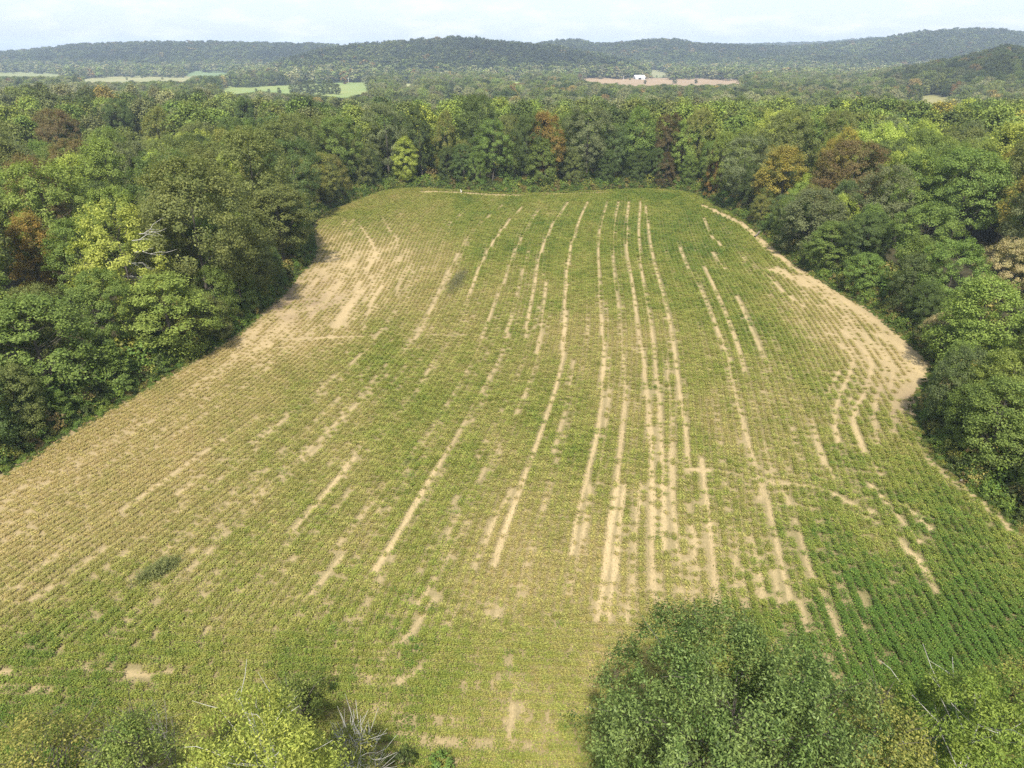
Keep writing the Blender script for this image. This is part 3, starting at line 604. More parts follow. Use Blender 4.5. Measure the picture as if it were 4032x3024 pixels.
# ------------------------------------------------------------------ the crop
rng = np.random.default_rng(11)
def soy(seed, n, tall):
    r = np.random.default_rng(seed)
    P = np.stack([r.normal(0, .178, n), r.uniform(-.27, .27, n), r.uniform(.06, tall, n) ** 1.0], -1)
    P[:, 0] *= 0.6 + P[:, 2] / tall * .8
    Nn = unit(np.stack([r.normal(0, .33, n), r.normal(0, .33, n) - .12, np.ones(n)], -1))
    return kites(r, P, Nn, r.uniform(.085, .145, n), r.uniform(.06, .095, n), .25, r.random(n))
def straws(seed, n):
    r = np.random.default_rng(seed)
    P = np.stack([r.normal(0, .2, n), r.uniform(-.3, .3, n), r.uniform(.02, .06, n)], -1)
    Nn = unit(np.stack([r.normal(0, .3, n), r.normal(0, .3, n), np.ones(n)], -1))
    return kites(r, P, Nn, r.uniform(.15, .3, n), r.uniform(.015, .03, n), .1, r.random(n))
PROTO = [soy(1, 60, .40), soy(2, 58, .35), soy(3, 56, .30), soy(4, 54, .24)]
cx, cy = np.meshgrid(np.arange(-80, 82, .762), np.arange(23.5, 236, .165))
cx = cx.ravel(); cy = cy.ravel() + rng.uniform(-.4, .4, cx.size); cx = cx + rng.uniform(-.38, .38, cx.size)
k = in_poly(cx, cy, FIELD); cx, cy = cx[k], cy[k]
# only what the camera side of the place can see
hl = headland(cx, cy)
u = rowu(cx, cy); ux = np.clip(rowux(cx, cy), .5, 2)
ang = np.arctan2((basis(cx, cy, dy=1) @ UC), ux)              # row direction
rx = cx - (u - np.round(u / .762) * .762) / ux + rng.normal(0, .035, cx.size)
ry = cy
hy = np.round((cy + 0.06 * cx) / .762) * .762 - 0.06 * cx + rng.normal(0, .04, cx.size)
cx = np.where(hl, cx, rx); cy = np.where(hl, hy, ry)
dedge = seg_dist(cx, cy, FIELD[:-11])
g_, b_, s_ = crop_state(cx, cy, .11)
keep = rng.random(cx.size) < np.maximum(1 - np.clip(s_ * 1.3, 0, 1), .05) * (1 - .9 * sstep(.25, .95, b_)) * sstep(.2, 1.4, dedge)
cx, cy, g_, b_, hl, ang = (q[keep] for q in (cx, cy, g_, b_, hl, ang))
n = cx.size
GREEN = np.array([.076, .140, .027]); LIME = np.array([.198, .232, .051]); YEL = np.array([.300, .280, .100]); DRY = np.array([.350, .295, .125])
w = np.clip(g_ + rng.normal(0, .09, n), 0, 1)[:, None]
c = np.where(w > .62, LIME + (GREEN - LIME) * np.clip((w - .62) / .33, 0, 1), np.where(w > .3, YEL + (LIME - YEL) * (w - .3) / .32, DRY + (YEL - DRY) * np.clip(w / .3, 0, 1)))
var = np.clip(np.floor((1 - g_) * 3.2 + rng.uniform(-.6, .9, n)), 0, 3).astype(int)
rot = np.zeros((n, 3)); rot[:, 2] = np.where(hl, math.pi / 2, np.arctan(ang) * 1.0) + rng.choice([0, math.pi], n) + rng.normal(0, .12, n)
sz = rng.uniform(.88, 1.15, n) * (0.80 + .35 * g_) * (1 - .25 * b_)
scl = np.stack([sz * 1.0, sz * 1.05, sz], -1)
M_crop = leaf_mat("soybean_leaf", None, transl=.25, rough=.6, vary=.6, altshare=.36, objvar=.22, spec=.1)
instancer("soybean_crop", PROTO, np.stack([cx, cy, field_z(cx, cy)], -1), rot, scl, var, c, M_crop,
          kind="stuff", label="ripening soybean crop in curving rows, green turning yellow", category="crop")
print("soy plants", n, "field verts", len(fx))

# ------------------------------------------------------------------ trees: shapes
def profile(shape, t):
    if shape == 'round': return np.sqrt(np.clip(1 - ((t - .50) / .54) ** 2, .02, 1))
    if shape == 'wide':  return np.sqrt(np.clip(1 - ((t - .42) / .60) ** 2, .02, 1))
    if shape == 'oval':  return np.clip(np.sin(np.clip(t * .92 + .06, 0, 1) * math.pi) ** .55, .08, 1)
    if shape == 'edge':  return np.clip(1 - np.clip((t - .45) / .58, 0, 1) ** 2.2, .03, 1) ** .6 * (0.72 + .28 * sstep(0, .3, t))
    if shape == 'cone':  return np.clip(1.02 - t, .03, 1) ** .8
    return np.ones_like(t)

def crown(seed, H, Rr, base, shape, nclump, nleaf, L, clump_r=1.1, droop=.3, up=.42, flat=.92, inner=.45, lump=.28, aspect=.62, spiky=0.0):
    """leaf clumps over a lumpy crown; returns arrays and the clump centres"""
    r = np.random.default_rng(seed)
    hz = H - base
    nl = 9                                              # big limbs each carry a bulge of the crown
    ld = unit(r.normal(size=(nl, 3)) * np.array([1, 1, .8]) + np.array([0, 0, .25]))
    t = r.beta(1.25, 1.0, nclump) * .97 + .02
    a = r.uniform(0, 2 * math.pi, nclump)
    fr = np.sqrt(r.uniform(inner ** 2, 1, nclump))
    d = unit(np.stack([np.cos(a), np.sin(a), (t - .5) * 2], -1))
    bul = ((d @ ld.T).max(1) - .72) / .28
    rad = Rr * profile(shape, t) * fr * (1 + lump * np.clip(bul, -1.2, 1)) - clump_r * .4
    rad = np.maximum(rad, 0)
    z = base + hz * t + lump * .35 * Rr * np.clip(bul, -1, 1) * (t - .2)
    C = np.stack([rad * np.cos(a), rad * np.sin(a), z], -1)
    cr_ = r.random(nclump)
    rc = clump_r * r.uniform(.65, 1.3, nclump)
    ci = np.repeat(np.arange(nclump), nleaf)
    o = unit(r.normal(size=(len(ci), 3))) * (r.random(len(ci)) ** .45)[:, None]
    o[:, 2] = np.where(o[:, 2] < 0, o[:, 2] * .8, o[:, 2])
    off = o * rc[ci][:, None] * np.array([1, 1, flat])
    if spiky:
        s = r.random(len(ci)) < spiky
        off[s, 2] = np.abs(off[s, 2]) * 2.2; off[s, :2] *= .35
    P = C[ci] + off
    radial = unit(np.stack([P[:, 0], P[:, 1], (P[:, 2] - base - hz * .35) * .9], -1))
    Nn = unit(.45 * unit(off) + .85 * radial + np.array([0, 0, up]) + .38 * r.normal(size=P.shape))
    ln = L * r.uniform(.7, 1.3, len(P))
    return kites(r, P, Nn, ln, ln * aspect * r.uniform(.8, 1.2, len(P)), droop, cr_[ci]), C

def wood(seed, H, Rr, base, C, nlimb, r0, k=6, twig=0, bend=.25):
    """tapered trunk, limbs to the clumps, optional twigs"""
    r = np.random.default_rng(seed + 99)
    mb = MB()
    n = 7
    zt = np.linspace(-.5, H * .86, n)
    wob = np.cumsum(r.normal(0, .12, (n, 2)), axis=0) * (H / 22)
    wob[:2] = 0
    tr = np.c_[wob, zt]
    rad = np.interp(zt, [-.5, .3, H * .86], [r0 * 1.5, r0, r0 * .12])
    mb.tube(tr, rad, k + 2)
    order = r.permutation(len(C))[:nlimb]
    for q in order:
        c = C[q]
        zs = np.clip(c[2] - np.hypot(c[0], c[1]) * r.uniform(.5, .95) - .5, H * .12, H * .8)
        s = np.array([np.interp(zs, zt, tr[:, 0]), np.interp(zs, zt, tr[:, 1]), zs])
        mid = (s + c) / 2 + np.array([0, 0, -bend]) * np.hypot(c[0], c[1]) * .3 + r.normal(0, .15, 3)
        pts = np.array([s, s * .6 + mid * .4 , mid, mid * .45 + c * .55, c])
        rs = np.interp(zs, zt, rad) * r.uniform(.3, .5)
        mb.tube(pts, np.linspace(rs, max(.012, rs * .16), 5), k)
        for w in range(twig):
            e = c + r.normal(0, .5, 3) + unit(c - s) * r.uniform(.3, 1.0)
            st = pts[2] * (w % 2) * .5 + c * (1 - .5 * (w % 2))
            mb.tube(np.array([st, (st + e) / 2 + r.normal(0, .08, 3), e]), [max(.02, rs * .2), .014, .008], 4)
    return mb

def crown_mesh(name, arr):
    V, F, lr, c = arr
    return mesh_np(name, V, F, {"lr": ('FLOAT', lr), "cr": ('FLOAT', c)})

# crown shapes shared by the woodland trees; unit tree 22 m tall, scaled for each one
SHAPES = {}
def make_shape(key, seed, H, Rr, base, shape, nclump, nleaf, L, **kw):
    arr, C = crown(seed, H, Rr, base, shape, nclump, nleaf, L, **kw)
    SHAPES[key] = (crown_mesh("crown_" + key, arr), wood(seed, H, Rr, base, C, 22, .30, 6).mesh("trunk_" + key, True), H, Rr)
for q in range(4): make_shape("round%d" % q, 100 + q, 22, 6.4, 5.0, 'round', 200, 115, .31, inner=.6)
for q in range(3): make_shape("wide%d" % q, 120 + q, 22, 7.6, 6.0, 'wide', 235, 115, .31, clump_r=1.25, inner=.6)
for q in range(3): make_shape("oval%d" % q, 140 + q, 22, 5.0, 3.5, 'oval', 175, 110, .31, spiky=.12, inner=.6)
for q in range(4): make_shape("edge%d" % q, 160 + q, 16, 5.2, 0.6, 'edge', 210, 100, .27, clump_r=1.0, inner=.6)
for q in range(2): make_shape("airy%d" % q, 180 + q, 22, 6.2, 5.0, 'round', 125, 110, .31, clump_r=1.1, lump=.45)
make_shape("cone0", 190, 12, 2.6, 0.3, 'cone', 140, 90, .24, clump_r=.7)

LM = {  # foliage: colour, lighter or turning colour
 'olive':  ((0.125, 0.156, 0.045), (0.208, 0.224, 0.065)), 'dark':   ((0.078, 0.116, 0.035), (0.132, 0.171, 0.047)),
 'mid':    ((0.123, 0.184, 0.043), (0.211, 0.271, 0.061)), 'fresh':  ((.168, .228, .050), (.265, .318, .068)),
 'lime':   ((0.271, 0.341, 0.063), (0.435, 0.466, 0.100)), 'grey':   ((.138, .164, .068), (.200, .224, .098)),
 'brown':  ((0.193, 0.130, 0.051), (0.182, 0.171, 0.057)), 'maroon': ((0.143, 0.092, 0.040), (0.132, 0.127, 0.046)),
 'orange': ((0.330, 0.182, 0.044), (0.237, 0.220, 0.057)), 'tan':    ((0.453, 0.347, 0.189), (0.352, 0.315, 0.144)),
 'turning': ((0.157, 0.187, 0.045), (0.256, 0.228, 0.064)), 'gold':   ((0.289, 0.284, 0.058), (0.352, 0.271, 0.058)), 'blue':   ((.094, .136, .048), (.150, .188, .064)),
}
MATS = {k: leaf_mat("leaves_" + k, a, b, objvar=.22, transl=.40, vary=.65) for k, (a, b) in LM.items()}
BARK = rough_mat("bark", (.060, .050, .038), (.125, .110, .090), scale=3, bump=.3, stretch=(1, 1, .25))
PALE = rough_mat("pale_bark", (.34, .32, .28), (.48, .46, .42), scale=5, bump=.2, stretch=(1, 1, .3))

TREES = []   # x, y, h, r
def tree(name, x, y, h, r, shape, foliage, label, group="woodland trees around the field", rz=None, bark=None):
    cm, tm, H, Rr = SHAPES[shape]
    rr = random.Random(int(x * 131 + y * 17))
    e = empty(name, (x, y, float(T(x, y)) - .2), label=label, category="tree", group=group)
    e.rotation_euler = (rr.uniform(-.04, .04), rr.uniform(-.04, .04), rr.uniform(0, 6.28) if rz is None else rz)
    e.scale = (r / Rr, r / Rr * rr.uniform(.92, 1.08), h / H)
    obj("trunk", tm, bark or BARK, e); obj("crown", cm, MATS[foliage], e)
    TREES.append((x, y, h, r))
    return e

# ------------------------------------------------------------------ landmark trees: (2212-view px of the crown top), height, radius, shape, foliage, short name, label
LAND = [
 (50, 462, 17, 4.2, 'oval0', 'orange', "left orange tree", "orange autumn tree cut by the left picture edge"),
 (235, 448, 20, 6.8, 'airy0', 'lime', "pale lime tree", "pale lime green tree with bare grey branches in the left wood"),
 (150, 475, 17, 5.0, 'round3', 'mid', "squeezed green tree", "mid green tree squeezed between the left orange tree and the pale lime tree"),
 (395, 352, 25, 8.8, 'wide0', 'olive', "broad olive oak", "broad olive oak with a domed crown above the left wood"),
 (520, 285, 26, 8.6, 'wide1', 'olive', "tallest left oak", "tall olive oak crowning the left wood near the field's far corner"),
 (590, 400, 22, 6.4, 'round1', 'olive', "leaning edge oak", "olive oak standing out over the left field edge at its bend"),
 (625, 300, 24, 6.6, 'round2', 'dark', "dark corner oak", "dark green oak behind the left bend of the field"),
 (200, 302, 23, 5.2, 'oval1', 'fresh', "fresh green poplar", "fresh green upright tree left of the tall olive oaks"),
 (70, 352, 23, 7.2, 'round0', 'fresh', "bright rounded tree", "bright green rounded tree near the left picture edge"),
 (48, 342, 22, 6.5, 'wide2', 'brown', "flat brown crown", "flat brown tree behind the bright rounded tree on the left"),
 (108, 240, 23, 7.4, 'wide0', 'brown', "big brown oak", "big brown oak far back in the left wood"),
 (242, 213, 24, 5.2, 'round1', 'dark', "dark round tree", "dark round tree standing up far back in the left wood"),
 (520, 200, 25, 5.4, 'oval2', 'dark', "dark pointed tree", "dark pointed tree against the pale valley pasture"),
 (330, 232, 23, 5.5, 'oval0', 'turning', "turning tall tree", "yellowing tall tree in the back of the left wood"),
 (725, 250, 26, 6.4, 'round0', 'mid', "corner giant", "tall green tree at the far left corner of the field"),
 (690, 330, 20, 4.2, 'oval1', 'turning', "corner turning tree", "green and russet tree at the dark far left corner"),
 (830, 226, 25, 6.8, 'airy1', 'grey', "grey-green oak", "grey green oak with an open crown behind the far edge, left part"),
 (870, 296, 15.5, 4.0, 'oval2', 'lime', "lime maple", "lime green maple standing in front of the dark far edge trees"),
 (905, 228, 25, 5.0, 'round3', 'dark', "dark far oak", "dark oak between the grey green oak and the tallest far trees"),
 (955, 240, 24, 3.8, 'oval0', 'turning', "orange-flecked tree", "narrow green tree flecked orange behind the far edge"),
 (1035, 208, 27, 7.6, 'wide1', 'dark', "tallest far tree", "tallest dark tree at the middle of the far edge"),
 (1062, 262, 23, 6.6, 'airy0', 'mid', "open-trunked oak", "mid green oak showing its forked trunk at the far edge"),
 (1138, 246, 25, 4.4, 'round1', 'dark', "dark round far tree", "dark round tree just right of the tallest far tree"),
 (1185, 242, 24, 5.2, 'oval1', 'orange', "far orange tree", "orange tree glowing behind the middle of the far edge"),
 (1180, 296, 16, 6.2, 'edge0', 'mid', "spreading far tree", "spreading olive tree at the foot of the far orange tree"),
 (1275, 230, 25, 7.2, 'round2', 'grey', "grey far oak", "large grey green oak right of the far orange tree"),
 (1335, 270, 21, 5.0, 'round0', 'blue', "bluish far tree", "bluish green tree at the far edge below the grey oak"),
 (1385, 232, 25, 5.6, 'oval2', 'mid', "green far tree", "mid green tree left of the maroon tree"),
 (1450, 246, 24, 5.4, 'round3', 'maroon', "maroon tree", "maroon brown round tree at the right of the far edge"),
 (1440, 330, 14, 3.6, 'edge1', 'maroon', "small maroon tree", "small maroon tree below the maroon round one"),
 (1515, 232, 25, 4.2, 'round1', 'turning', "rusty top", "russet green treetop right of the maroon tree"),
 (1490, 262, 23, 5.6, 'round2', 'fresh', "fresh far tree", "fresh green tree right beside the maroon tree"),
 (1548, 305, 16.5, 2.9, 'cone0', 'orange', "slim orange tree", "slim orange tree at the far right corner of the field"),
 (1622, 292, 21, 6.2, 'round0', 'grey', "grey corner oak", "dull grey green oak beside the slim orange tree"),
 (1572, 285, 21, 4.0, 'oval0', 'fresh', "light corner tree", "light green tree just behind the slim orange tree"),
 (1700, 318, 18.5, 5.6, 'oval1', 'gold', "golden sycamore", "golden green sycamore on the right field edge"),
 (1715, 240, 25, 8.2, 'wide2', 'olive', "domed right oak", "large domed olive oak behind the golden sycamore"),
 (1835, 278, 22, 4.2, 'oval2', 'gold', "small golden top", "small golden treetop behind the wide brown oak"),
 (1855, 308, 21, 8.8, 'wide1', 'brown', "wide brown oak", "wide brown oak in the right wood"),
 (1765, 412, 15.5, 6.4, 'edge2', 'grey', "silvery edge tree", "silvery green bushy tree bulging over the right field edge"),
 (1925, 358, 19, 5.2, 'airy1', 'grey', "thin grey tree", "thin grey green tree in front of the wide brown oak"),
 (1800, 480, 12, 4.6, 'edge3', 'mid', "low edge tree", "low mid green tree beside the silvery one on the right edge"),
 (2100, 330, 21, 8.8, 'wide0', 'mid', "great right tree", "great spreading mid green tree in the right wood"),
 (2010, 440, 15, 5.8, 'round2', 'mid', "lower right tree", "mid green tree in front of the great spreading right tree"),
 (2190, 520, 13, 3.6, 'airy0', 'tan', "dry tan tree", "dry tan tree at the right picture edge"),
 (2035, 672, 7.5, 2.6, 'edge1', 'tan', "dry tan bush", "dry tan bushy sapling at the right field edge"),
 (2140, 598, 14.0, 5.0, 'edge0', 'fresh', "bright right tree", "bright green tree at the right picture edge above the big dark one"),
 (2105, 705, 13.0, 7.2, 'edge3', 'mid', "big dark edge tree", "big dark green tree bulging into the field on the right"),
 (2190, 830, 10, 4.2, 'edge2', 'mid', "near right tree", "dull green tree at the right edge near the track"),
 (1650, 420, 8, 3.0, 'edge1', 'turning', "small yellow tree", "small yellowing tree at the foot of the golden sycamore"),
 (1880, 545, 11, 4.4, 'edge0', 'mid', "bushy edge tree", "bushy mid green tree overhanging the straw strip"),
 (335, 590, 14.5, 6.0, 'edge1', 'fresh', "spreading green tree", "spreading yellow green tree below the pale lime tree"),
 (430, 640, 12.5, 4.6, 'edge2', 'olive', "olive edge tree", "olive tree on the left edge right of the spreading green tree"),
 (45, 645, 14, 6.2, 'edge3', 'mid', "left rounded tree", "mid green tree below the orange tree at the left picture edge"),
 (395, 680, 9.5, 3.8, 'edge0', 'turning', "russet small tree", "small russet green tree on the left field edge"),
 (120, 845, 7, 2.4, 'cone0', 'mid', "young cedar", "young feathery cedar on the near left field edge"),
 (345, 782, 4.2, 1.4, 'cone0', 'blue', "cedar sapling", "little cedar sapling at the foot of the left wood"),
 (230, 735, 10, 3.4, 'cone0', 'mid', "feathery cedar", "feathery green cedar in the left edge between broadleaf trees"),
 (520, 480, 18, 5.2, 'round2', 'olive', "tall edge oak", "olive oak in the left edge below the tallest oak"),
]
SHORT = []
for (ax, ay, h, r, sh, fo, short, label) in LAND:
    x, y = (float(q) for q in G((ax, ay), h))
    slope = (h - CAMZ) / math.hypot(x, y)
    for _ in range(400):                   # a tree stands outside the field: further along the line of sight its top is lower
        if not in_poly([x], [y], FIELD)[0] and float(seg_dist(np.array([x]), np.array([y]), FIELD)[0]) > (8.5 if (y > 195 and h > 19 and abs(x) < 62) else r * .62): break
        d_ = math.hypot(x, y); x, y = x * (d_ + .5) / d_, y * (d_ + .5) / d_
        h = CAMZ + slope * (d_ + .5)
    if y > 30: r = r * (1 if h > 8 else .8)
    SHORT.append((x, y, short))
    e = tree("tree", x, y, h, r, sh, fo, label)
    if short == "pale lime tree": LIME_TREE = e; LIME_AT = (x, y, h, r)
    if short == "tallest far tree": FAR_TREE = e; FAR_AT = (x, y, h, r)
print("landmarks", len(LAND))

# ------------------------------------------------------------------ the other trees of the near wood, and their labels
rng = np.random.default_rng(5)
WORDS = {'olive': "olive green", 'dark': "dark green", 'mid': "mid green", 'fresh': "fresh green", 'lime': "lime green", 'grey': "grey green", 'brown': "brown", 'maroon': "maroon",
         'orange': "orange", 'tan': "tan", 'turning': "yellowing", 'gold': "golden", 'blue': "bluish green"}
EDGE = FIELD[:-12]                     # left, far and right edge, from the near left
ELEN = np.r_[0, np.cumsum(np.hypot(*np.diff(np.array(EDGE), axis=0).T))]
def free(x, y, r, f):
    for (tx, ty, th, tr) in TREES:
        if math.hypot(x - tx, y - ty) < f * (r + tr): return False
    return True
PLACED = []
def clear_land(x, y, h, r):
    """keep the landmark crowns in sight: no taller tree straight in front of one"""
    d = math.hypot(x, y)
    for (tx, ty, th, tr) in TREES[:len(LAND)]:
        D = math.hypot(tx, ty)
        if d >= D - 2: continue
        if abs(x * ty - y * tx) / D < (r + tr) * .8 :
            z = CAMZ + (th * .62 - CAMZ) * d / D
            if h > z: return False
    return True
# front row
s = 3.0
while s < ELEN[-1]:
    ex = float(np.interp(s, ELEN, [p[0] for p in EDGE])); ey = float(np.interp(s, ELEN, [p[1] for p in EDGE]))
    e2 = float(np.interp(s + 1, ELEN, [p[0] for p in EDGE])), float(np.interp(s + 1, ELEN, [p[1] for p in EDGE]))
    nx, ny = -(e2[1] - ey), e2[0] - ex
    ln = math.hypot(nx, ny) + 1e-6; nx, ny = nx / ln, ny / ln
    if in_poly([ex + nx * 2], [ey + ny * 2], FIELD)[0]: nx, ny = -nx, -ny
    far = ey > 185
    h = rng.uniform(11, 16) if far else rng.uniform(7, 12.5)
    r = h * rng.uniform(.27, .36)
    x, y = ex + nx * (r * .95 + .6), ey + ny * (r * .95 + .6)
    if free(x, y, r, .42) and clear_land(x, y, h, r):
        PLACED.append((x, y, h, r, 'edge%d' % rng.integers(4), str(rng.choice(['olive', 'dark', 'mid', 'mid', 'fresh', 'turning', 'grey', 'blue'], p=[.18, .22, .2, .12, .09, .07, .06, .06])), 'front'))
        TREES.append((x, y, h, r))
    s += rng.uniform(3.8, 6.0)
n_front = len(PLACED)
# interior
cand = np.stack([rng.uniform(-235, 235, 60000), rng.uniform(34, 318, 60000)], -1)
a = cand[:, 0] / cand[:, 1]
px, py = project(cand[:, 0], cand[:, 1], 20.0)
k = (np.abs(px - 2016) < 2350) & (py < 3000) & ~in_poly(cand[:, 0], cand[:, 1], FIELD)
cand = cand[k]
dE = seg_dist(cand[:, 0], cand[:, 1], FIELD)
LIMIT = 300 - len(LAND) - 14
for (x, y), de in zip(cand, dE):
    if de < 6: continue
    if y < 60 and de < 10: continue
    h = (rng.uniform(12, 17) if de < 14 else rng.uniform(18, 25))
    if y < 75: h *= .8
    r = h * rng.uniform(.24, .33)
    if not free(x, y, r, .66 if y < 260 else .72): continue
    if not clear_land(x, y, h, r): continue
    q = rng.random(); left = x < -30
    right_bright = x > 60 and 130 < y
    fo = rng.choice(['olive', 'dark', 'mid', 'fresh', 'lime', 'grey', 'turning', 'brown', 'gold', 'orange', 'blue'],
                    p=[.10, .05, .25, .33, .13, .06, .04, .00, .02, .00, .02] if right_bright else ([.28, .12, .26, .18, .04, .08, .03, .01, .00, .00, .00] if left else [.20, .22, .28, .14, .03, .09, .02, .00, .00, .00, .02]))
    PLACED.append((float(x), float(y), float(h), float(r), str(rng.choice(['round0', 'round1', 'round2', 'round3', 'wide0', 'wide1', 'wide2', 'oval0', 'oval1', 'oval2'])), str(fo), 'inner'))
    TREES.append((x, y, h, r))
print("front", n_front, "candidates", len(PLACED))
# keep those that show; the rest of the wood beyond joins the forest
LEFT_OVER = []
PLACED.sort(key=lambda q: q[1] * q[1] + q[0] * q[0])
seen = set()
def relation(x, y, n):
    D = sorted(SHORT, key=lambda s_: math.hypot(s_[0] - x, s_[1] - y))[:n]
    o = []
    for sx, sy, sh in D:
        lat = (x / y - sx / sy) * sy; dep = math.hypot(x, y) - math.hypot(sx, sy)
        o.append(("right of" if lat > 0 else "left of") if abs(lat) > abs(dep) * .7 else ("behind" if dep > 0 else "in front of"))
    return list(zip(o, [d[2] for d in D]))
def make_label(x, y, h, fo, row):
    w = WORDS[fo]; size = "small " if h < 10 else ""
    kind = "bushy edge tree" if row == 'front' else "tree"
    rel = relation(x, y, 5)
    opts = ["%s%s %s %s the %s" % (size, w, kind, rel[0][0], rel[0][1])]
    for q in rel[1:]:
        opts.append("%s%s tree %s the %s, %s the %s" % (size, w, rel[0][0], rel[0][1], q[0], q[1]))
    for q in rel[2:]:
        opts.append("%s%s tree %s the %s, %s the %s" % (size, w, rel[1][0], rel[1][1], q[0], q[1]))
    for op in opts:
        if op not in seen and len(op.split()) <= 16: seen.add(op); return op
    return " ".join(opts[0].split()[:16])
n_ind = 0
del TREES[len(LAND):]
for (x, y, h, r, sh, fo, row) in PLACED:
    if n_ind >= LIMIT: LEFT_OVER.append((x, y, h, r, fo)); continue
    tree("tree", x, y, h, r, sh, fo, make_label(x, y, h, fo, row)); n_ind += 1
print("individual trees", n_ind + len(LAND), "left over", len(LEFT_OVER))

# ------------------------------------------------------------------ open land in the valley (4032-wide photo px outlines)
OPEN = {
 'pasture':     ([(855, 348), (900, 342), (1040, 336), (1150, 331), (1230, 326), (1330, 324), (1450, 322), (1440, 372), (1330, 380), (1290, 374), (1180, 366), (1100, 362), (1000, 358), (905, 368), (930, 392)], (.25, .27, .085), (.15, .22, .06), "sunlit yellow green pasture in the valley"),
 'stubble_field': ([(290, 312), (420, 300), (560, 298), (760, 303), (740, 318), (560, 320), (330, 322)], (.30, .265, .125), (.20, .22, .085), "tan stubble strip across the left valley"),
 'meadow':      ([(-60, 281), (120, 283), (300, 292), (230, 300), (0, 300), (-60, 300)], (.25, .245, .105), (.16, .20, .07), "yellow meadow at the foot of the left hill"),
 'paddock':     ([(735, 282), (790, 279), (905, 284), (900, 297), (740, 297)], (.12, .18, .07), (.17, .22, .09), "dark green paddock under the left hill"),
 'ploughed_field': ([(2232, 309), (2330, 305), (2450, 310), (2560, 309), (2700, 307), (2860, 310), (2945, 318), (2940, 326), (2800, 330), (2600, 333), (2500, 334), (2400, 327), (2300, 318)], (.33, .235, .140), (.25, .18, .105), "bare brown ploughed field in front of the white barn"),
 'hay_field':   ([(2556, 275), (2625, 281), (2625, 297), (2585, 301), (2562, 292)], (.27, .25, .13), (.19, .205, .09), "pale hay field on the slope beside the farmhouse"),
 'clearing':    ([(3505, 377), (3600, 374), (3740, 372), (3722, 392), (3700, 415), (3660, 420), (3610, 392), (3560, 388)], (.29, .25, .110), (.19, .19, .075), "tan grassy clearing in the woods on the right"),
 'verge_field': ([(1738, 383), (1760, 378), (1840, 388), (1830, 400), (1805, 414), (1750, 396)], (.18, .22, .065), (.24, .235, .09), "small green meadow beside the valley road"),
 'strip_field': ([(1975, 326), (2010, 319), (2062, 319), (2060, 328), (2000, 333)], (.24, .32, .09), (.30, .34, .11), "thin green field below the middle hill"),
 'side_meadow': ([(1560, 327), (1640, 324), (1620, 336), (1570, 340)], (.26, .29, .11), (.34, .31, .15), "small meadow right of the sunlit pasture"),
 'green_plot':  ([(2212, 337), (2222, 333), (2221, 357), (2209, 358)], (.18, .30, .07), (.20, .30, .08), "tiny green plot between valley trees"),
}
import bmesh
OPEN_PX = []
for name, (poly, c1, c2, lab) in OPEN.items():
    OPEN_PX.append(poly)
    mx_, my_ = (sum(p[q] for p in poly) / len(poly) for q in (0, 1))
    W_ = [ray_terrain(mx_ + (p[0] - mx_) * 1.06, p[1] + (7 if p[1] > my_ else -.8)) for p in poly]
    # a field runs on towards the viewer behind the treetops that hide its near side
    bm = bmesh.new()
    vs_ = [bm.verts.new((x, y, 0)) for x, y in W_]
    f_ = bm.faces.new(vs_)
    bmesh.ops.triangulate(bm, faces=[f_])
    for _ in range(5): bmesh.ops.subdivide_edges(bm, edges=[e for e in bm.edges if e.calc_length() > 25], cuts=1, use_grid_fill=False); bmesh.ops.triangulate(bm, faces=bm.faces[:])
    co = np.array([v.co[:2] for v in bm.verts])
    z = T(co[:, 0], co[:, 1]) + .45
    for v, q in zip(bm.verts, z): v.co.z = q
    bmesh.ops.recalc_face_normals(bm, faces=bm.faces[:])
    for f_ in bm.faces:
        if f_.normal.z < 0: f_.normal_flip()
    me = bpy.data.meshes.new(name); bm.to_mesh(me); bm.free()
    obj(name, me, rough_mat(name + "_grass", c1, c2, scale=.02, detail=9, stretch=(1, .35, 1)), kind="structure", label=lab)

# ------------------------------------------------------------------ the far forest: one mass, thousands of crowns
def far_crown(seed, H, Rr, base, shape, ncl, nlf, L, cr_=1.6):
    return crown(seed, H, Rr, base, shape, ncl, nlf, L, clump_r=cr_, aspect=.75)[0]
FP = [far_crown(300, 18, 5.4, 2, 'round', 100, 60, .52), far_crown(301, 18, 6.2, 2, 'wide', 110, 60, .52), far_crown(302, 18, 4.4, 1, 'oval', 84, 60, .50), far_crown(303, 18, 5.0, 1, 'edge', 90, 60, .52),
      far_crown(310, 16, 5.6, 2, 'round', 26, 11, 1.9, 1.9), far_crown(311, 16, 6.2, 2, 'wide', 26, 11, 2.0, 1.9), far_crown(312, 17, 4.4, 1, 'oval', 22, 11, 1.8, 1.8)]
rng = np.random.default_rng(8)
PT = []
for y1, y2, sp, near in ((300, 720, 9.2, 1), (720, 1300, 9.4, 1), (1300, 2250, 13, 0), (2250, 3450, 17, 0), (3450, 6300, 25, 0)):
    n = int(.74 * (y2 * y2 - y1 * y1) / (sp * sp) * 1.05)
    y = np.sqrt(rng.uniform(y1 * y1, y2 * y2, n * 3)); x = rng.uniform(-.74, .74, n * 3) * y
    # thin to the spacing with a hash grid
    key = np.floor(x / sp).astype(np.int64) * 100003 + np.floor(y / sp).astype(np.int64)
    _, first = np.unique(key, return_index=True)
    x, y = x[first], y[first]
    PT.append(np.stack([x, y, np.full(len(x), sp), np.full(len(x), near)], -1))
PT = np.concatenate(PT)
if LEFT_OVER:
    lo = np.array([q[:4] for q in LEFT_OVER]); PT = PT[PT[:, 1] > 300]
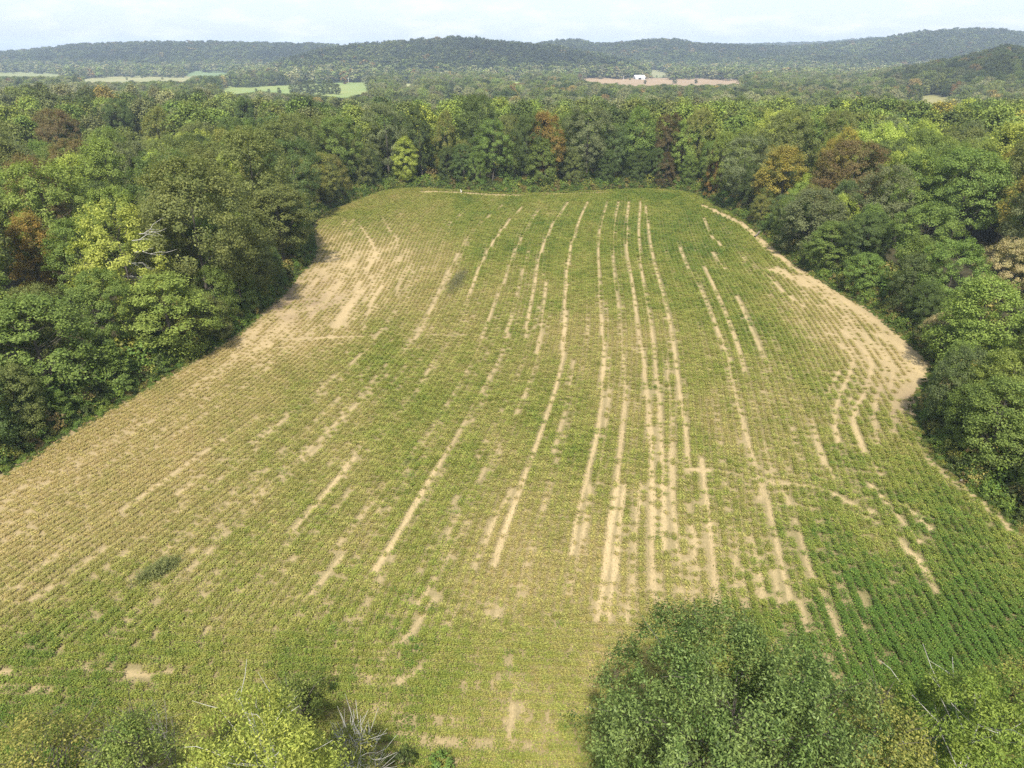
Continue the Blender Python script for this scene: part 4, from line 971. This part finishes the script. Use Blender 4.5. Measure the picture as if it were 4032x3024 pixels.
STAND = [(1150, 338, 372), (1178, 330, 372), (1205, 325, 374), (1232, 326, 374), (1262, 340, 376), (1282, 326, 370), (1305, 322, 372), (1330, 338, 374), (1060, 352, 364), (1100, 348, 368), (1010, 352, 362), (1252, 318, 327), (1266, 317, 327), (2585, 298, 306), (2612, 298, 306), (2640, 286, 300), (2675, 292, 300), (2712, 290, 299), (2745, 283, 303), (2560, 300, 309), (2480, 306, 316), (2655, 312, 330), (2540, 318, 332), (2740, 315, 330), (3620, 384, 396), (3570, 382, 390), (560, 296, 308), (500, 306, 316), (640, 306, 314)]
ST_ = []
for tx_, ttop, tb in STAND:
    gx_, gy_ = ray_terrain(tx_, tb); ST_.append((gx_, gy_, max(5.0, (tb - ttop) / 2799 * gy_ * 1.05)))
ST_ = np.array(ST_)
x, y, sp, near = PT.T
z = T(x, y)
h = rng.uniform(9.5, 22, len(x)) * np.where(y > 2250, 1.1, 1.0) * np.where(y < 420, 1.2, 1.0)
edge_lo = y < 330
if LEFT_OVER:
    ok = np.ones(len(x), bool)
    for q in np.nonzero(y < 325)[0]:
        if np.min(np.hypot(lo[:, 0] - x[q], lo[:, 1] - y[q])) < 6: ok[q] = False
else: ok = np.ones(len(x), bool)
# hide nothing that the photograph shows open: no crown in front of, or on, the open land
jx, jy = rng.normal(0, 9, len(x)), rng.normal(0, 2.6, len(x))
for poly in OPEN_PX:
    for dxm, hz in ((0, 1.0), (-.7, .6), (.7, .6), (0, .1), (0, .35), (0, .6), (0, .8), (-.45, .85), (.45, .85), (-.7, .3), (.7, .3)):
        qx, qy = project(x + dxm * sp * 1.1, y, z + h * hz)
        ok &= ~in_poly(qx + jx, qy + jy, poly)
# out of sight behind a ridge
best = np.full(len(x), -1e9)
for f in np.linspace(.12, .985, 46):
    yy = y * f; xx = x * f
    zt = T(xx, yy) + np.where(yy > 300, 9, 0)
    best = np.maximum(best, np.where(yy > 60, (zt - CAMZ) / yy, -1e9))
ok &= (z + h - CAMZ) / y > best - 4.0 / y
for (sx, sy, rr_) in ():
    pass
x, y, z, h, sp, near = (q[ok] for q in (x, y, z, h, sp, near))
n = len(x)
base = np.array([[.088, .115, .036], [.064, .094, .032], [.105, .145, .038], [.130, .175, .050], [.100, .125, .060], [.145, .180, .060], [.175, .130, .050], [.220, .185, .065], [.165, .180, .095]])
species = fbm(x / 60, y / 60, 14, 3) + rng.normal(0, .16, n)
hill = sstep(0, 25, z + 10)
p_idx = np.select([species < .36, species < .47, species < .60, species < .68, species < .76], [1, 0, 2, 4, 3], 5)
p_idx = np.where((hill < .35) & (rng.random(n) < .5), rng.choice([3, 5, 8, 8], n), p_idx)     # willows and sycamores on the valley floor
q = rng.random(n)
p_idx = np.where(q < .018, 6, np.where(q < .032, 7, p_idx))
c = base[p_idx] * (rng.uniform(.76, 1.26, n) * (1.15 - .50 * hill) * (1 + 1.1 * hill * (fbm(x / 230, y / 230, 33, 3) - .5)))[:, None]  # cloud shadow on the hills painted in as darker crowns; stands vary too
near = near.astype(bool)
var = np.where(near, rng.integers(0, 4, n), rng.integers(4, 7, n))
rot = np.zeros((n, 3)); rot[:, 2] = rng.uniform(0, 6.28, n)
s_h = h / np.where(near, 18, 16); s_r = sp * .68 / 5.3 * rng.uniform(.75, 1.3, n)
scl = np.stack([s_r, s_r * rng.uniform(.9, 1.1, n), s_h], -1)
P = np.stack([x, y, z - .5], -1)
m_ = len(ST_)
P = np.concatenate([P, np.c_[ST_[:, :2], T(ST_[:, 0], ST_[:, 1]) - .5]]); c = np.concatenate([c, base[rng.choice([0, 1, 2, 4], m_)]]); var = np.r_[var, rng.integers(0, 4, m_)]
r3 = np.zeros((m_, 3)); r3[:, 2] = rng.uniform(0, 6.28, m_); rot = np.concatenate([rot, r3]); scl = np.concatenate([scl, np.stack([ST_[:, 2] * .42 / 5.3, ST_[:, 2] * .42 / 5.3, ST_[:, 2] / 18], -1)])
if LEFT_OVER:
    lz = T(lo[:, 0], lo[:, 1]); m_ = len(lo)
    P = np.concatenate([P, np.c_[lo[:, :2], lz - .5]]); c = np.concatenate([c, [LM[q[4]][0] for q in LEFT_OVER]])
    var = np.r_[var, rng.integers(0, 4, m_)]; r3 = np.zeros((m_, 3)); r3[:, 2] = rng.uniform(0, 6.28, m_); rot = np.concatenate([rot, r3])
    scl = np.concatenate([scl, np.stack([lo[:, 3] / 5.3, lo[:, 3] / 5.3, lo[:, 2] / 18], -1)])
M_far = leaf_mat("forest_leaves", None, transl=.2, rough=.7, vary=.6, objvar=.2, spec=.15)
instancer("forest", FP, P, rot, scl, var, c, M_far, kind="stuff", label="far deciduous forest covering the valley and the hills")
print("forest trees", len(P))

# ------------------------------------------------------------------ undergrowth along the field edge and in the wood
def bush(seed, H, Rr, ncl, nlf, L):
    return crown(seed, H, Rr, .05, 'edge', ncl, nlf, L, clump_r=.42, lump=.35)[0]
UP = [bush(400, 1.6, 1.0, 26, 22, .20), bush(401, 2.2, 1.2, 30, 22, .22), bush(402, 1.0, .9, 22, 22, .17), bush(403, .6, .8, 16, 24, .14)]
pts = []
E = np.array(EDGE); s = rng.uniform(0, ELEN[-1], 8500)
ex, ey = np.interp(s, ELEN, E[:, 0]), np.interp(s, ELEN, E[:, 1])
off = rng.exponential(2.2, len(s)) - .9
tx, ty = np.interp(s + .6, ELEN, E[:, 0]) - ex, np.interp(s + .6, ELEN, E[:, 1]) - ey
ln = np.hypot(tx, ty) + 1e-6; nx, ny = -ty / ln, tx / ln
flip = in_poly(ex + nx * 2, ey + ny * 2, FIELD); nx = np.where(flip, -nx, nx); ny = np.where(flip, -ny, ny)
x, y = ex + nx * off, ey + ny * off
# in front of the camera: rank growth between the field and the nearest trees
x2 = rng.uniform(-45, 45, 2600); y2 = rng.uniform(12, 30, 2600)
k = ~in_poly(x2, y2, FIELD) | (rng.random(2600) < .05)
off = np.r_[off, np.full(k.sum(), 1.5)]; x = np.r_[x, x2[k]]; y = np.r_[y, y2[k]]
# wood floor
x3 = rng.uniform(-120, 120, 9000); y3 = rng.uniform(45, 300, 9000)
d3 = seg_dist(x3, y3, FIELD); k = ~in_poly(x3, y3, FIELD) & (d3 > 3) & (d3 < 16)
off = np.r_[off, np.full(k.sum(), 4.0)]; x = np.r_[x, x3[k]]; y = np.r_[y, y3[k]]
n = len(x)
sz = np.clip(.38 + off * .26, .22, 1.5) * rng.uniform(.7, 1.4, n)
var = np.where(off < .7, rng.integers(2, 4, n), rng.integers(0, 3, n))
UC_ = np.array([[0.077, 0.133, 0.028], [0.119, 0.182, 0.034], [0.063, 0.091, 0.025], [0.168, 0.189, 0.042], [0.140, 0.119, 0.049], [0.224, 0.210, 0.070]])
c = UC_[rng.choice(6, n, p=[.3, .25, .2, .12, .08, .05])] * rng.uniform(.8, 1.2, n)[:, None]
rot = np.zeros((n, 3)); rot[:, 2] = rng.uniform(0, 6.28, n)
M_und = leaf_mat("undergrowth_leaves", None, transl=.25, rough=.55, vary=.8, objvar=.25, spec=.25)
instancer("undergrowth", UP, np.stack([x, y, T(x, y) - .1], -1), rot, np.stack([sz, sz, sz * rng.uniform(.7, 1.2, n)], -1), var, c, M_und, kind="stuff", label="weeds and brambles crowding the woodland edge around the field")
print("undergrowth", n)

# ------------------------------------------------------------------ trees nearest to the camera: own crowns with leaf-sized faces
def near_tree(x, y, h, r, base, shape, nclump, nleaf, L, foliage, label, seed, bark=BARK, limbs=40, twig=3, r0=.22, name="tree", **kw):
    arr, C = crown(seed, h, r, base, shape, nclump, nleaf, L, **kw)
    e = empty(name, (x, y, -.2), label=label, category="tree", group="trees at the near edge of the field")
    obj("trunk", wood(seed, h, r, base, C, limbs, r0, 6, twig).mesh("trunk", True), bark, e)
    obj("crown", crown_mesh("crown", arr), foliage, e)
    return e
NM = {
 'glossy': leaf_mat("leaves_glossy", (.066, .118, .024), (.200, .235, .070), transl=.3, rough=.45, vary=1.1, objvar=0, spec=.14, altshare=.40),
 'ash':    leaf_mat("leaves_ash", (.205, .275, .045), (.345, .350, .075), transl=.36, rough=.5, vary=.9, objvar=0, spec=.15),
 'scrub':  leaf_mat("leaves_scrub", (.100, .165, .030), (.205, .230, .055), transl=.3, rough=.5, vary=1.0, objvar=0, spec=.15),
 'elm':    leaf_mat("leaves_elm", (.140, .180, .036), (.290, .255, .065), transl=.32, rough=.5, vary=.9, objvar=0, spec=.15),
 'locust': leaf_mat("leaves_locust", (.115, .195, .030), (.220, .270, .050), transl=.36, rough=.5, vary=.8, objvar=0, spec=.15),
}
def near(px, py, z):
    q = G((px, py), z); return float(q[0]), float(q[1])
x, y = near(1585, 1600, 10.5)
near_tree(x, y, 15.5, 6.0, 3.0, 'round', 640, 140, .160, NM['glossy'], "large glossy dark green tree at the bottom right of the field", 501, limbs=70, twig=2, clump_r=.75, spiky=.18, droop=.35, aspect=.44, lump=.34, inner=.3)
x, y = near(1375, 1640, 7)
near_tree(x, y, 9.2, 2.9, 1.5, 'oval', 130, 85, .15, NM['glossy'], "smaller glossy green tree leaning against the large glossy one", 502, limbs=30, clump_r=.7, spiky=.25, aspect=.42)
x, y = near(1875, 1610, 8)
near_tree(x, y, 11.0, 3.4, 1.5, 'round', 190, 75, .15, NM['elm'], "yellowing elm right of the large glossy tree", 503, limbs=40, twig=3, clump_r=.75, aspect=.55)
x, y = near(2120, 1590, 8)
near_tree(x, y, 11.5, 4.2, 1.5, 'wide', 260, 130, .17, NM['locust'], "feathery bright green locust in the bottom right corner", 504, bark=PALE, limbs=26, twig=2, clump_r=.75, aspect=.36, flat=.5, lump=.4, r0=.16)
x, y = near(2195, 1490, 7)
near_tree(x, y, 9.0, 2.6, 1.0, 'oval', 120, 70, .13, NM['elm'], "rusty flecked sapling at the right picture edge above the locust", 505, limbs=30, twig=3, clump_r=.6)
x, y = near(585, 1668, 8.5)
near_tree(x, y, 11.9, 3.8, 2.5, 'round', 260, 100, .165, NM['ash'], "bright yellow green ash with pale branches at the bottom left", 506, bark=PALE, limbs=44, twig=1, clump_r=.62, aspect=.40, lump=.5, inner=.3, droop=.5, r0=.17)
x, y = near(300, 1640, 7.5)
near_tree(x, y, 10.2, 2.5, 1.5, 'oval', 120, 75, .13, NM['scrub'], "dark green tree with a dead grey top left of the ash", 507, limbs=40, twig=3, clump_r=.6, aspect=.5)
x, y = near(80, 1665, 7)
near_tree(x, y, 9.6, 3.6, 1.0, 'wide', 170, 75, .14, NM['elm'], "yellow green bushy tree in the bottom left corner", 508, limbs=40, twig=3, clump_r=.7, aspect=.55)
x, y = near(195, 1670, 5.0)
near_tree(x, y, 6.4, 2.2, .6, 'edge', 90, 70, .13, NM['scrub'], "low scrubby tree between the corner tree and the dead topped one", 509, limbs=20, twig=2, clump_r=.6)
x, y = near(640, 1500, 2.6)
near_tree(x, y, 4.0, 1.9, .3, 'edge', 70, 70, .13, NM['scrub'], "green sapling standing just behind the ash", 510, limbs=20, twig=2, clump_r=.5)
x, y = near(770, 1630, 3.6)
near_tree(x, y, 5.4, 1.9, .5, 'oval', 46, 60, .13, NM['elm'], "thin half bare sapling right of the ash", 511, bark=PALE, limbs=40, twig=4, clump_r=.5, inner=.2, r0=.07)
x, y = near(440, 1680, 5.0)
near_tree(x, y, 6.2, 2.2, .4, 'edge', 90, 70, .13, NM['elm'], "olive sapling under the left side of the ash", 512, limbs=20, twig=2, clump_r=.55)

GREYTWIG = rough_mat("grey_twig", (.20, .185, .16), (.32, .30, .27), scale=6)
def bare_tree(px, py, h, label, seed, spread=.9, n=9, r0=.020, name="dead_sapling"):
    r = np.random.default_rng(seed)
    x, y = near(px, py, h)
    e = empty(name, (x, y, -.1), label=label, category="sapling", group="bare saplings at the near field edge")
    mb = MB()
    for k in range(n):
        a = r.uniform(0, 6.28); sp = spread * r.uniform(.2, 1)
        top = np.array([math.cos(a) * sp, math.sin(a) * sp, h * r.uniform(.6, 1.0)])
        mid = top * np.array([.35, .35, .55]) + r.normal(0, .08, 3)
        mb.tube(np.array([[0, 0, 0], mid * .5, mid, (mid + top) / 2 + r.normal(0, .06, 3), top]), np.linspace(r0, .008, 5), 5)
        for w in range(4):
            s = mid + (top - mid) * r.uniform(.1, .9); d = r.normal(0, .3, 3); d[2] = abs(d[2])
            mb.tube(np.array([s, s + d * .5, s + d]), [.008, .006, .004], 4)
    obj("stems", mb.mesh("stems", True), GREYTWIG, e)
bare_tree(1690, 1600, 4.6, "bare pale sapling twigs in front of the large glossy tree", 61)
bare_tree(735, 1590, 4.4, "bare pale sapling stems just right of the ash", 62, .7, 6)
bare_tree(330, 1505, 6.8, "dead grey branching sapling rising left of the ash", 63, .7, 10)
bare_tree(2065, 1470, 8.0, "slender white leafless sapling rising through the locust", 64, .45, 4)

# dead grey limbs of the pale lime tree in the left wood, and a pale dead branch on the tallest far tree
def dead_limbs(parent, pts, seed, name="dead_branch", r0=.06):
    r = np.random.default_rng(seed); mb = MB()
    inv = parent.matrix_basis.inverted()
    for a, b in pts:
        a = np.array(a, float); b = np.array(b, float)
        P_ = [a + (b - a) * t_ + r.normal(0, .25, 3) * math.sin(t_ * 3.1) for t_ in np.linspace(0, 1, 5)]
        mb.tube(np.array(P_), np.linspace(r0, .02, 5), 5)
        for k in range(6):
            s = P_[1 + k % 4]; d = unit(b - a) * r.uniform(.5, 1.5) + r.normal(0, .55, 3)
            mb.tube(np.array([s, s + d * .55 + r.normal(0, .1, 3), s + d]), [.03, .02, .01], 4)
    me = mb.mesh(name, True)
    co = np.array([inv @ __import__('mathutils').Vector(v.co) for v in me.vertices])
    me.vertices.foreach_set("co", co.astype(np.float32).ravel())
    obj(name, me, PALE, parent)
lx, ly, lh, lr_ = LIME_AT
for q, (p0, p1) in enumerate((((285, 520), (345, 500)), ((290, 545), (360, 545)), ((275, 560), (330, 580)), ((300, 505), (330, 485)), ((250, 590), (300, 605)))):
    zz_ = lh - 4 - q * 1.1
    d = math.hypot(lx, ly) - lr_ * .8
    def pt(p):
        dx_, dy_, dz_ = (float(v) for v in ray(p[0] * K, p[1] * K)); t_ = d / math.hypot(dx_, dy_)
        return (dx_ * t_, dy_ * t_, CAMZ + dz_ * t_)
    dead_limbs(LIME_TREE, [(pt(p0), pt(p1))], 70 + q)

# ------------------------------------------------------------------ weeds standing in the crop
def weed_clump(pp, label, seed, length, width, tall, ang, colr):
    r = np.random.default_rng(seed)
    x, y = (float(q) for q in G(pp))
    n = 5200
    s = np.clip(r.normal(0, .24, n), -.75, .75); w = r.normal(0, .28, n) * (.35 + 1.3 * fbm(s * 9 + 5, s * 0, seed))
    P = np.stack([s * length, w * width, np.zeros(n)], -1)
    hgt = tall * r.uniform(.35, 1, n) * np.clip(1 - 1.5 * s * s, .15, 1) * np.clip(1.2 - np.abs(w), .3, 1) * (.55 + .9 * fbm(s * 6 + 3, w, seed))
    P[:, 2] = hgt * r.uniform(.15, 1, n)
    Nn = unit(r.normal(size=(n, 3)) + np.array([0, -.4, .5]))
    ax = unit(r.normal(0, .5, (n, 3)) + np.array([0, 0, 1.2]))
    V, F, lr, c = kites(r, P, Nn, .22 * r.uniform(.6, 1.3, n), .05, .15, r.random(n), axis=ax)
    o = obj("weed_clump", mesh_np("weed_clump", V, F, {"lr": ('FLOAT', lr), "cr": ('FLOAT', c)}), leaf_mat("weed_%d" % seed, colr, None, objvar=0, vary=.9, spec=.2), label=label, category="weeds", group="weed patches in the crop")
    o.location = (x, y, 0); o.rotation_euler = (0, 0, ang)
weed_clump((990, 610), "grey green patch of tall weeds in the middle of the field", 81, 17, 2.4, 1.5, R(83), (.140, .150, .085))
weed_clump((343, 1238), "bushy green weed clump in the near left crop", 82, 3.8, 1.6, 1.3, R(52), (.150, .190, .075))

# ------------------------------------------------------------------ logs at the field edge, pale stump on the far path
LOGM = rough_mat("grey_log", (.15, .13, .10), (.23, .20, .16), scale=5, bump=.3)
def log(pa, pb, rad, label, seed):
    r = np.random.default_rng(seed)
    a = np.array([*G(pa), .25]); b = np.array([*G(pb), .35])
    P_ = [a + (b - a) * t_ + r.normal(0, .05, 3) for t_ in np.linspace(0, 1, 6)]
    mb = MB(); mb.tube(np.array(P_), np.linspace(rad, rad * .5, 6), 8)
    e = empty("fallen_log", (a[0], a[1], 0), label=label, category="log")
    me = mb.mesh("log_wood", True); me.transform(__import__('mathutils').Matrix.Translation((-a[0], -a[1], 0)))
    obj("log_wood", me, LOGM, e)
    m2 = MB(); s = P_[3] - np.array([a[0], a[1], 0]); m2.tube(np.array([s, s + np.array([.2, .5, .3]), s + np.array([.5, .9, .35])]), [rad * .5, rad * .35, rad * .15], 6)
    obj("branch_stub", m2.mesh("branch_stub", True), LOGM, e)
log((1630, 513), (1642, 503), .22, "pale fallen log at the right wood edge by the golden sycamore", 91)
log((2075, 1042), (2100, 1034), .12, "thin fallen branch in the shade at the right field edge", 92)
x, y = (float(q) for q in G((996, 416)))
e = empty("weathered_stump", (x, y, 0), label="small whitish stump standing on the far straw path", category="stump")
mb = MB(); mb.tube(np.array([[0, 0, -.1], [.03, 0, .3], [-.1, .02, .75], [-.25, 0, 1.05]]), [.2, .16, .11, .04], 8)
obj("stump_wood", mb.mesh("stump_wood", True), rough_mat("bleached_wood", (.50, .48, .43), (.60, .58, .54), scale=4), e)
mb = MB(); mb.tube(np.array([[0, 0, .3], [.3, 0, .5], [.42, 0, .75]]), [.12, .08, .03], 6)
obj("stub", mb.mesh("stub", True), bpy.data.materials["bleached_wood"], e)

# ------------------------------------------------------------------ farm buildings, poles and the road in the valley
WHITE = rough_mat("white_siding", (.74, .74, .72), (.80, .80, .79), scale=.6)
ROOFM = rough_mat("metal_roof", (.62, .64, .68), (.74, .75, .78), scale=.4, rough=.45, spec=.5)
GREYW = rough_mat("grey_siding", (.42, .43, .44), (.52, .53, .53), scale=.5)
DARKM = rough_mat("dark_opening", (.02, .02, .02), (.04, .04, .04), scale=2)
POLEM = rough_mat("pole_wood", (.50, .47, .42), (.62, .60, .56), scale=3)
def house(name, px, py, w, d, h, roof, rz, label, cat, wallm, roofm, nwin=3, door=True, opening=False):
    x, y = ray_terrain(px, py)
    z = float(T(x, y)) - .3
    e = empty(name, (x, y, z), label=label, category=cat); e.rotation_euler = (0, 0, rz)
    hw, hd = w / 2, d / 2
    V = [(-hw, -hd, 0), (hw, -hd, 0), (hw, hd, 0), (-hw, hd, 0), (-hw, -hd, h), (hw, -hd, h), (hw, hd, h), (-hw, hd, h), (-hw, 0, h + roof), (hw, 0, h + roof)]
    me = bpy.data.meshes.new("wall"); me.from_pydata(V, [], [(0, 1, 5, 4), (2, 3, 7, 6), (1, 2, 6, 9, 5), (3, 0, 4, 8, 7)]); obj("wall", me, wallm, e)
    o = .5; t_ = .18
    V = []
    for sx in (-hw - o, hw + o):
        V += [(sx, -hd - o, h - o * roof / hd), (sx, 0, h + roof + .05), (sx, hd + o, h - o * roof / hd)]
    V += [(a, b, c_ + t_) for a, b, c_ in V]
    me = bpy.data.meshes.new("roof"); me.from_pydata(V, [], [(0, 3, 4, 1), (1, 4, 5, 2), (6, 7, 10, 9), (7, 8, 11, 10), (0, 1, 7, 6), (1, 2, 8, 7), (3, 9, 10, 4), (4, 10, 11, 5), (0, 6, 9, 3), (2, 5, 11, 8)]); obj("roof", me, roofm, e)
    for k in range(nwin):
        m_ = MB(); m_.box((-hw + (k + .5) * w / nwin, -hd - .03, h * .55), (1.2, .12, 1.4)); obj("window", m_.mesh("window"), DARKM, e)
    if door:
        m_ = MB(); m_.box((hw * .18, -hd - .04, 1.05), (1.1, .14, 2.1)); obj("door", m_.mesh("door"), GREYW, e)
    if opening:
        m_ = MB(); m_.box((-hw * .1, -hd - .04, h * .42), (5.0, .16, h * .8)); obj("barn_door", m_.mesh("barn_door"), DARKM, e)
        m_ = MB(); m_.box((-hw - .04, 0, h * .4), (.16, 4, h * .75)); obj("side_door", m_.mesh("side_door"), DARKM, e)
house("barn", 2516, 313, 20, 14, 4.5, 3.6, R(12), "grey white gabled barn beside the brown ploughed field", "barn", GREYW, ROOFM, 0, False, True)
house("farmhouse", 2695, 292, 15, 9, 5.5, 3.2, R(-6), "bright white farmhouse on the rise right of the barn", "house", WHITE, ROOFM, 3)
house("shed", 2661, 296, 6, 5, 3, 1.8, R(20), "small white shed left of the bright farmhouse", "shed", WHITE, GREYW, 1)
house("shed", 2727, 292, 6, 5, 3, 1.5, R(5), "small pale shed right of the bright farmhouse", "shed", WHITE, ROOFM, 1)
house("cottage", 1088, 328, 11, 7, 3.2, 1.8, R(8), "low white cottage at the edge of the sunlit pasture", "house", WHITE, ROOFM, 2)
house("cottage", 1137, 327, 9, 6, 3.0, 1.6, R(-10), "second low white cottage, right of its twin by the pasture", "house", WHITE, WHITE, 2)
def pole(px, py, h, label):
    x, y = ray_terrain(px, py)
    e = empty("utility_pole", (x, y, float(T(x, y)) - .3), label=label, category="pole", group="utility poles in the valley")
    mb = MB(); mb.tube(np.array([[0, 0, 0], [0, 0, h * .5], [0, 0, h]]), [.45, .40, .34], 8); obj("post", mb.mesh("post", True), POLEM, e)
    mb = MB(); mb.box((0, 0, h * .92), (2.6, .3, .3)); obj("crossarm", mb.mesh("crossarm"), POLEM, e)
pole(1228, 330, 10, "pale utility pole at the back of the sunlit pasture")
pole(1373, 328, 9, "utility pole right of the pasture's tree group")
pole(2628, 301, 9, "utility pole left of the farmhouse by the hay field")
pole(2455, 318, 9, "utility pole in the ploughed field left of the barn")
rd = [ray_terrain(*p) for p in ((1752, 381), (1775, 381), (1805, 384), (1842, 390))]
rd = smooth_line(rd, 5); V, Fq = [], []
for k, (x, y) in enumerate(rd):
    z = float(T(x, y)) + 1.1
    V += [(x, y - 4, z), (x, y + 4, z)]
    if k: Fq.append((2 * k - 2, 2 * k, 2 * k + 1, 2 * k - 1))
obj("road", mesh_np("road", np.array(V), np.array(Fq)), rough_mat("pale_asphalt", (.36, .36, .37), (.46, .46, .46), scale=.3), kind="structure", label="pale valley road curving past the small green meadow")

# ------------------------------------------------------------------ haze
vol = bpy.data.materials.new("haze"); vol.use_nodes = True
vt = vol.node_tree; vt.nodes.clear()
pv = vt.nodes.new("ShaderNodeVolumePrincipled"); vo = vt.nodes.new("ShaderNodeOutputMaterial")
pv.inputs["Color"].default_value = (.66, .82, 1.0, 1); pv.inputs["Density"].default_value = 1.5e-4
pv.inputs["Anisotropy"].default_value = 0.0
vt.links.new(pv.outputs[0], vo.inputs["Volume"])
mb = MB(); mb.box((0, 3450, 57), (14200, 7300, 146))
hz = obj("haze", mb.mesh("haze"), vol, kind="stuff", label="thin bluish haze filling the valley air")
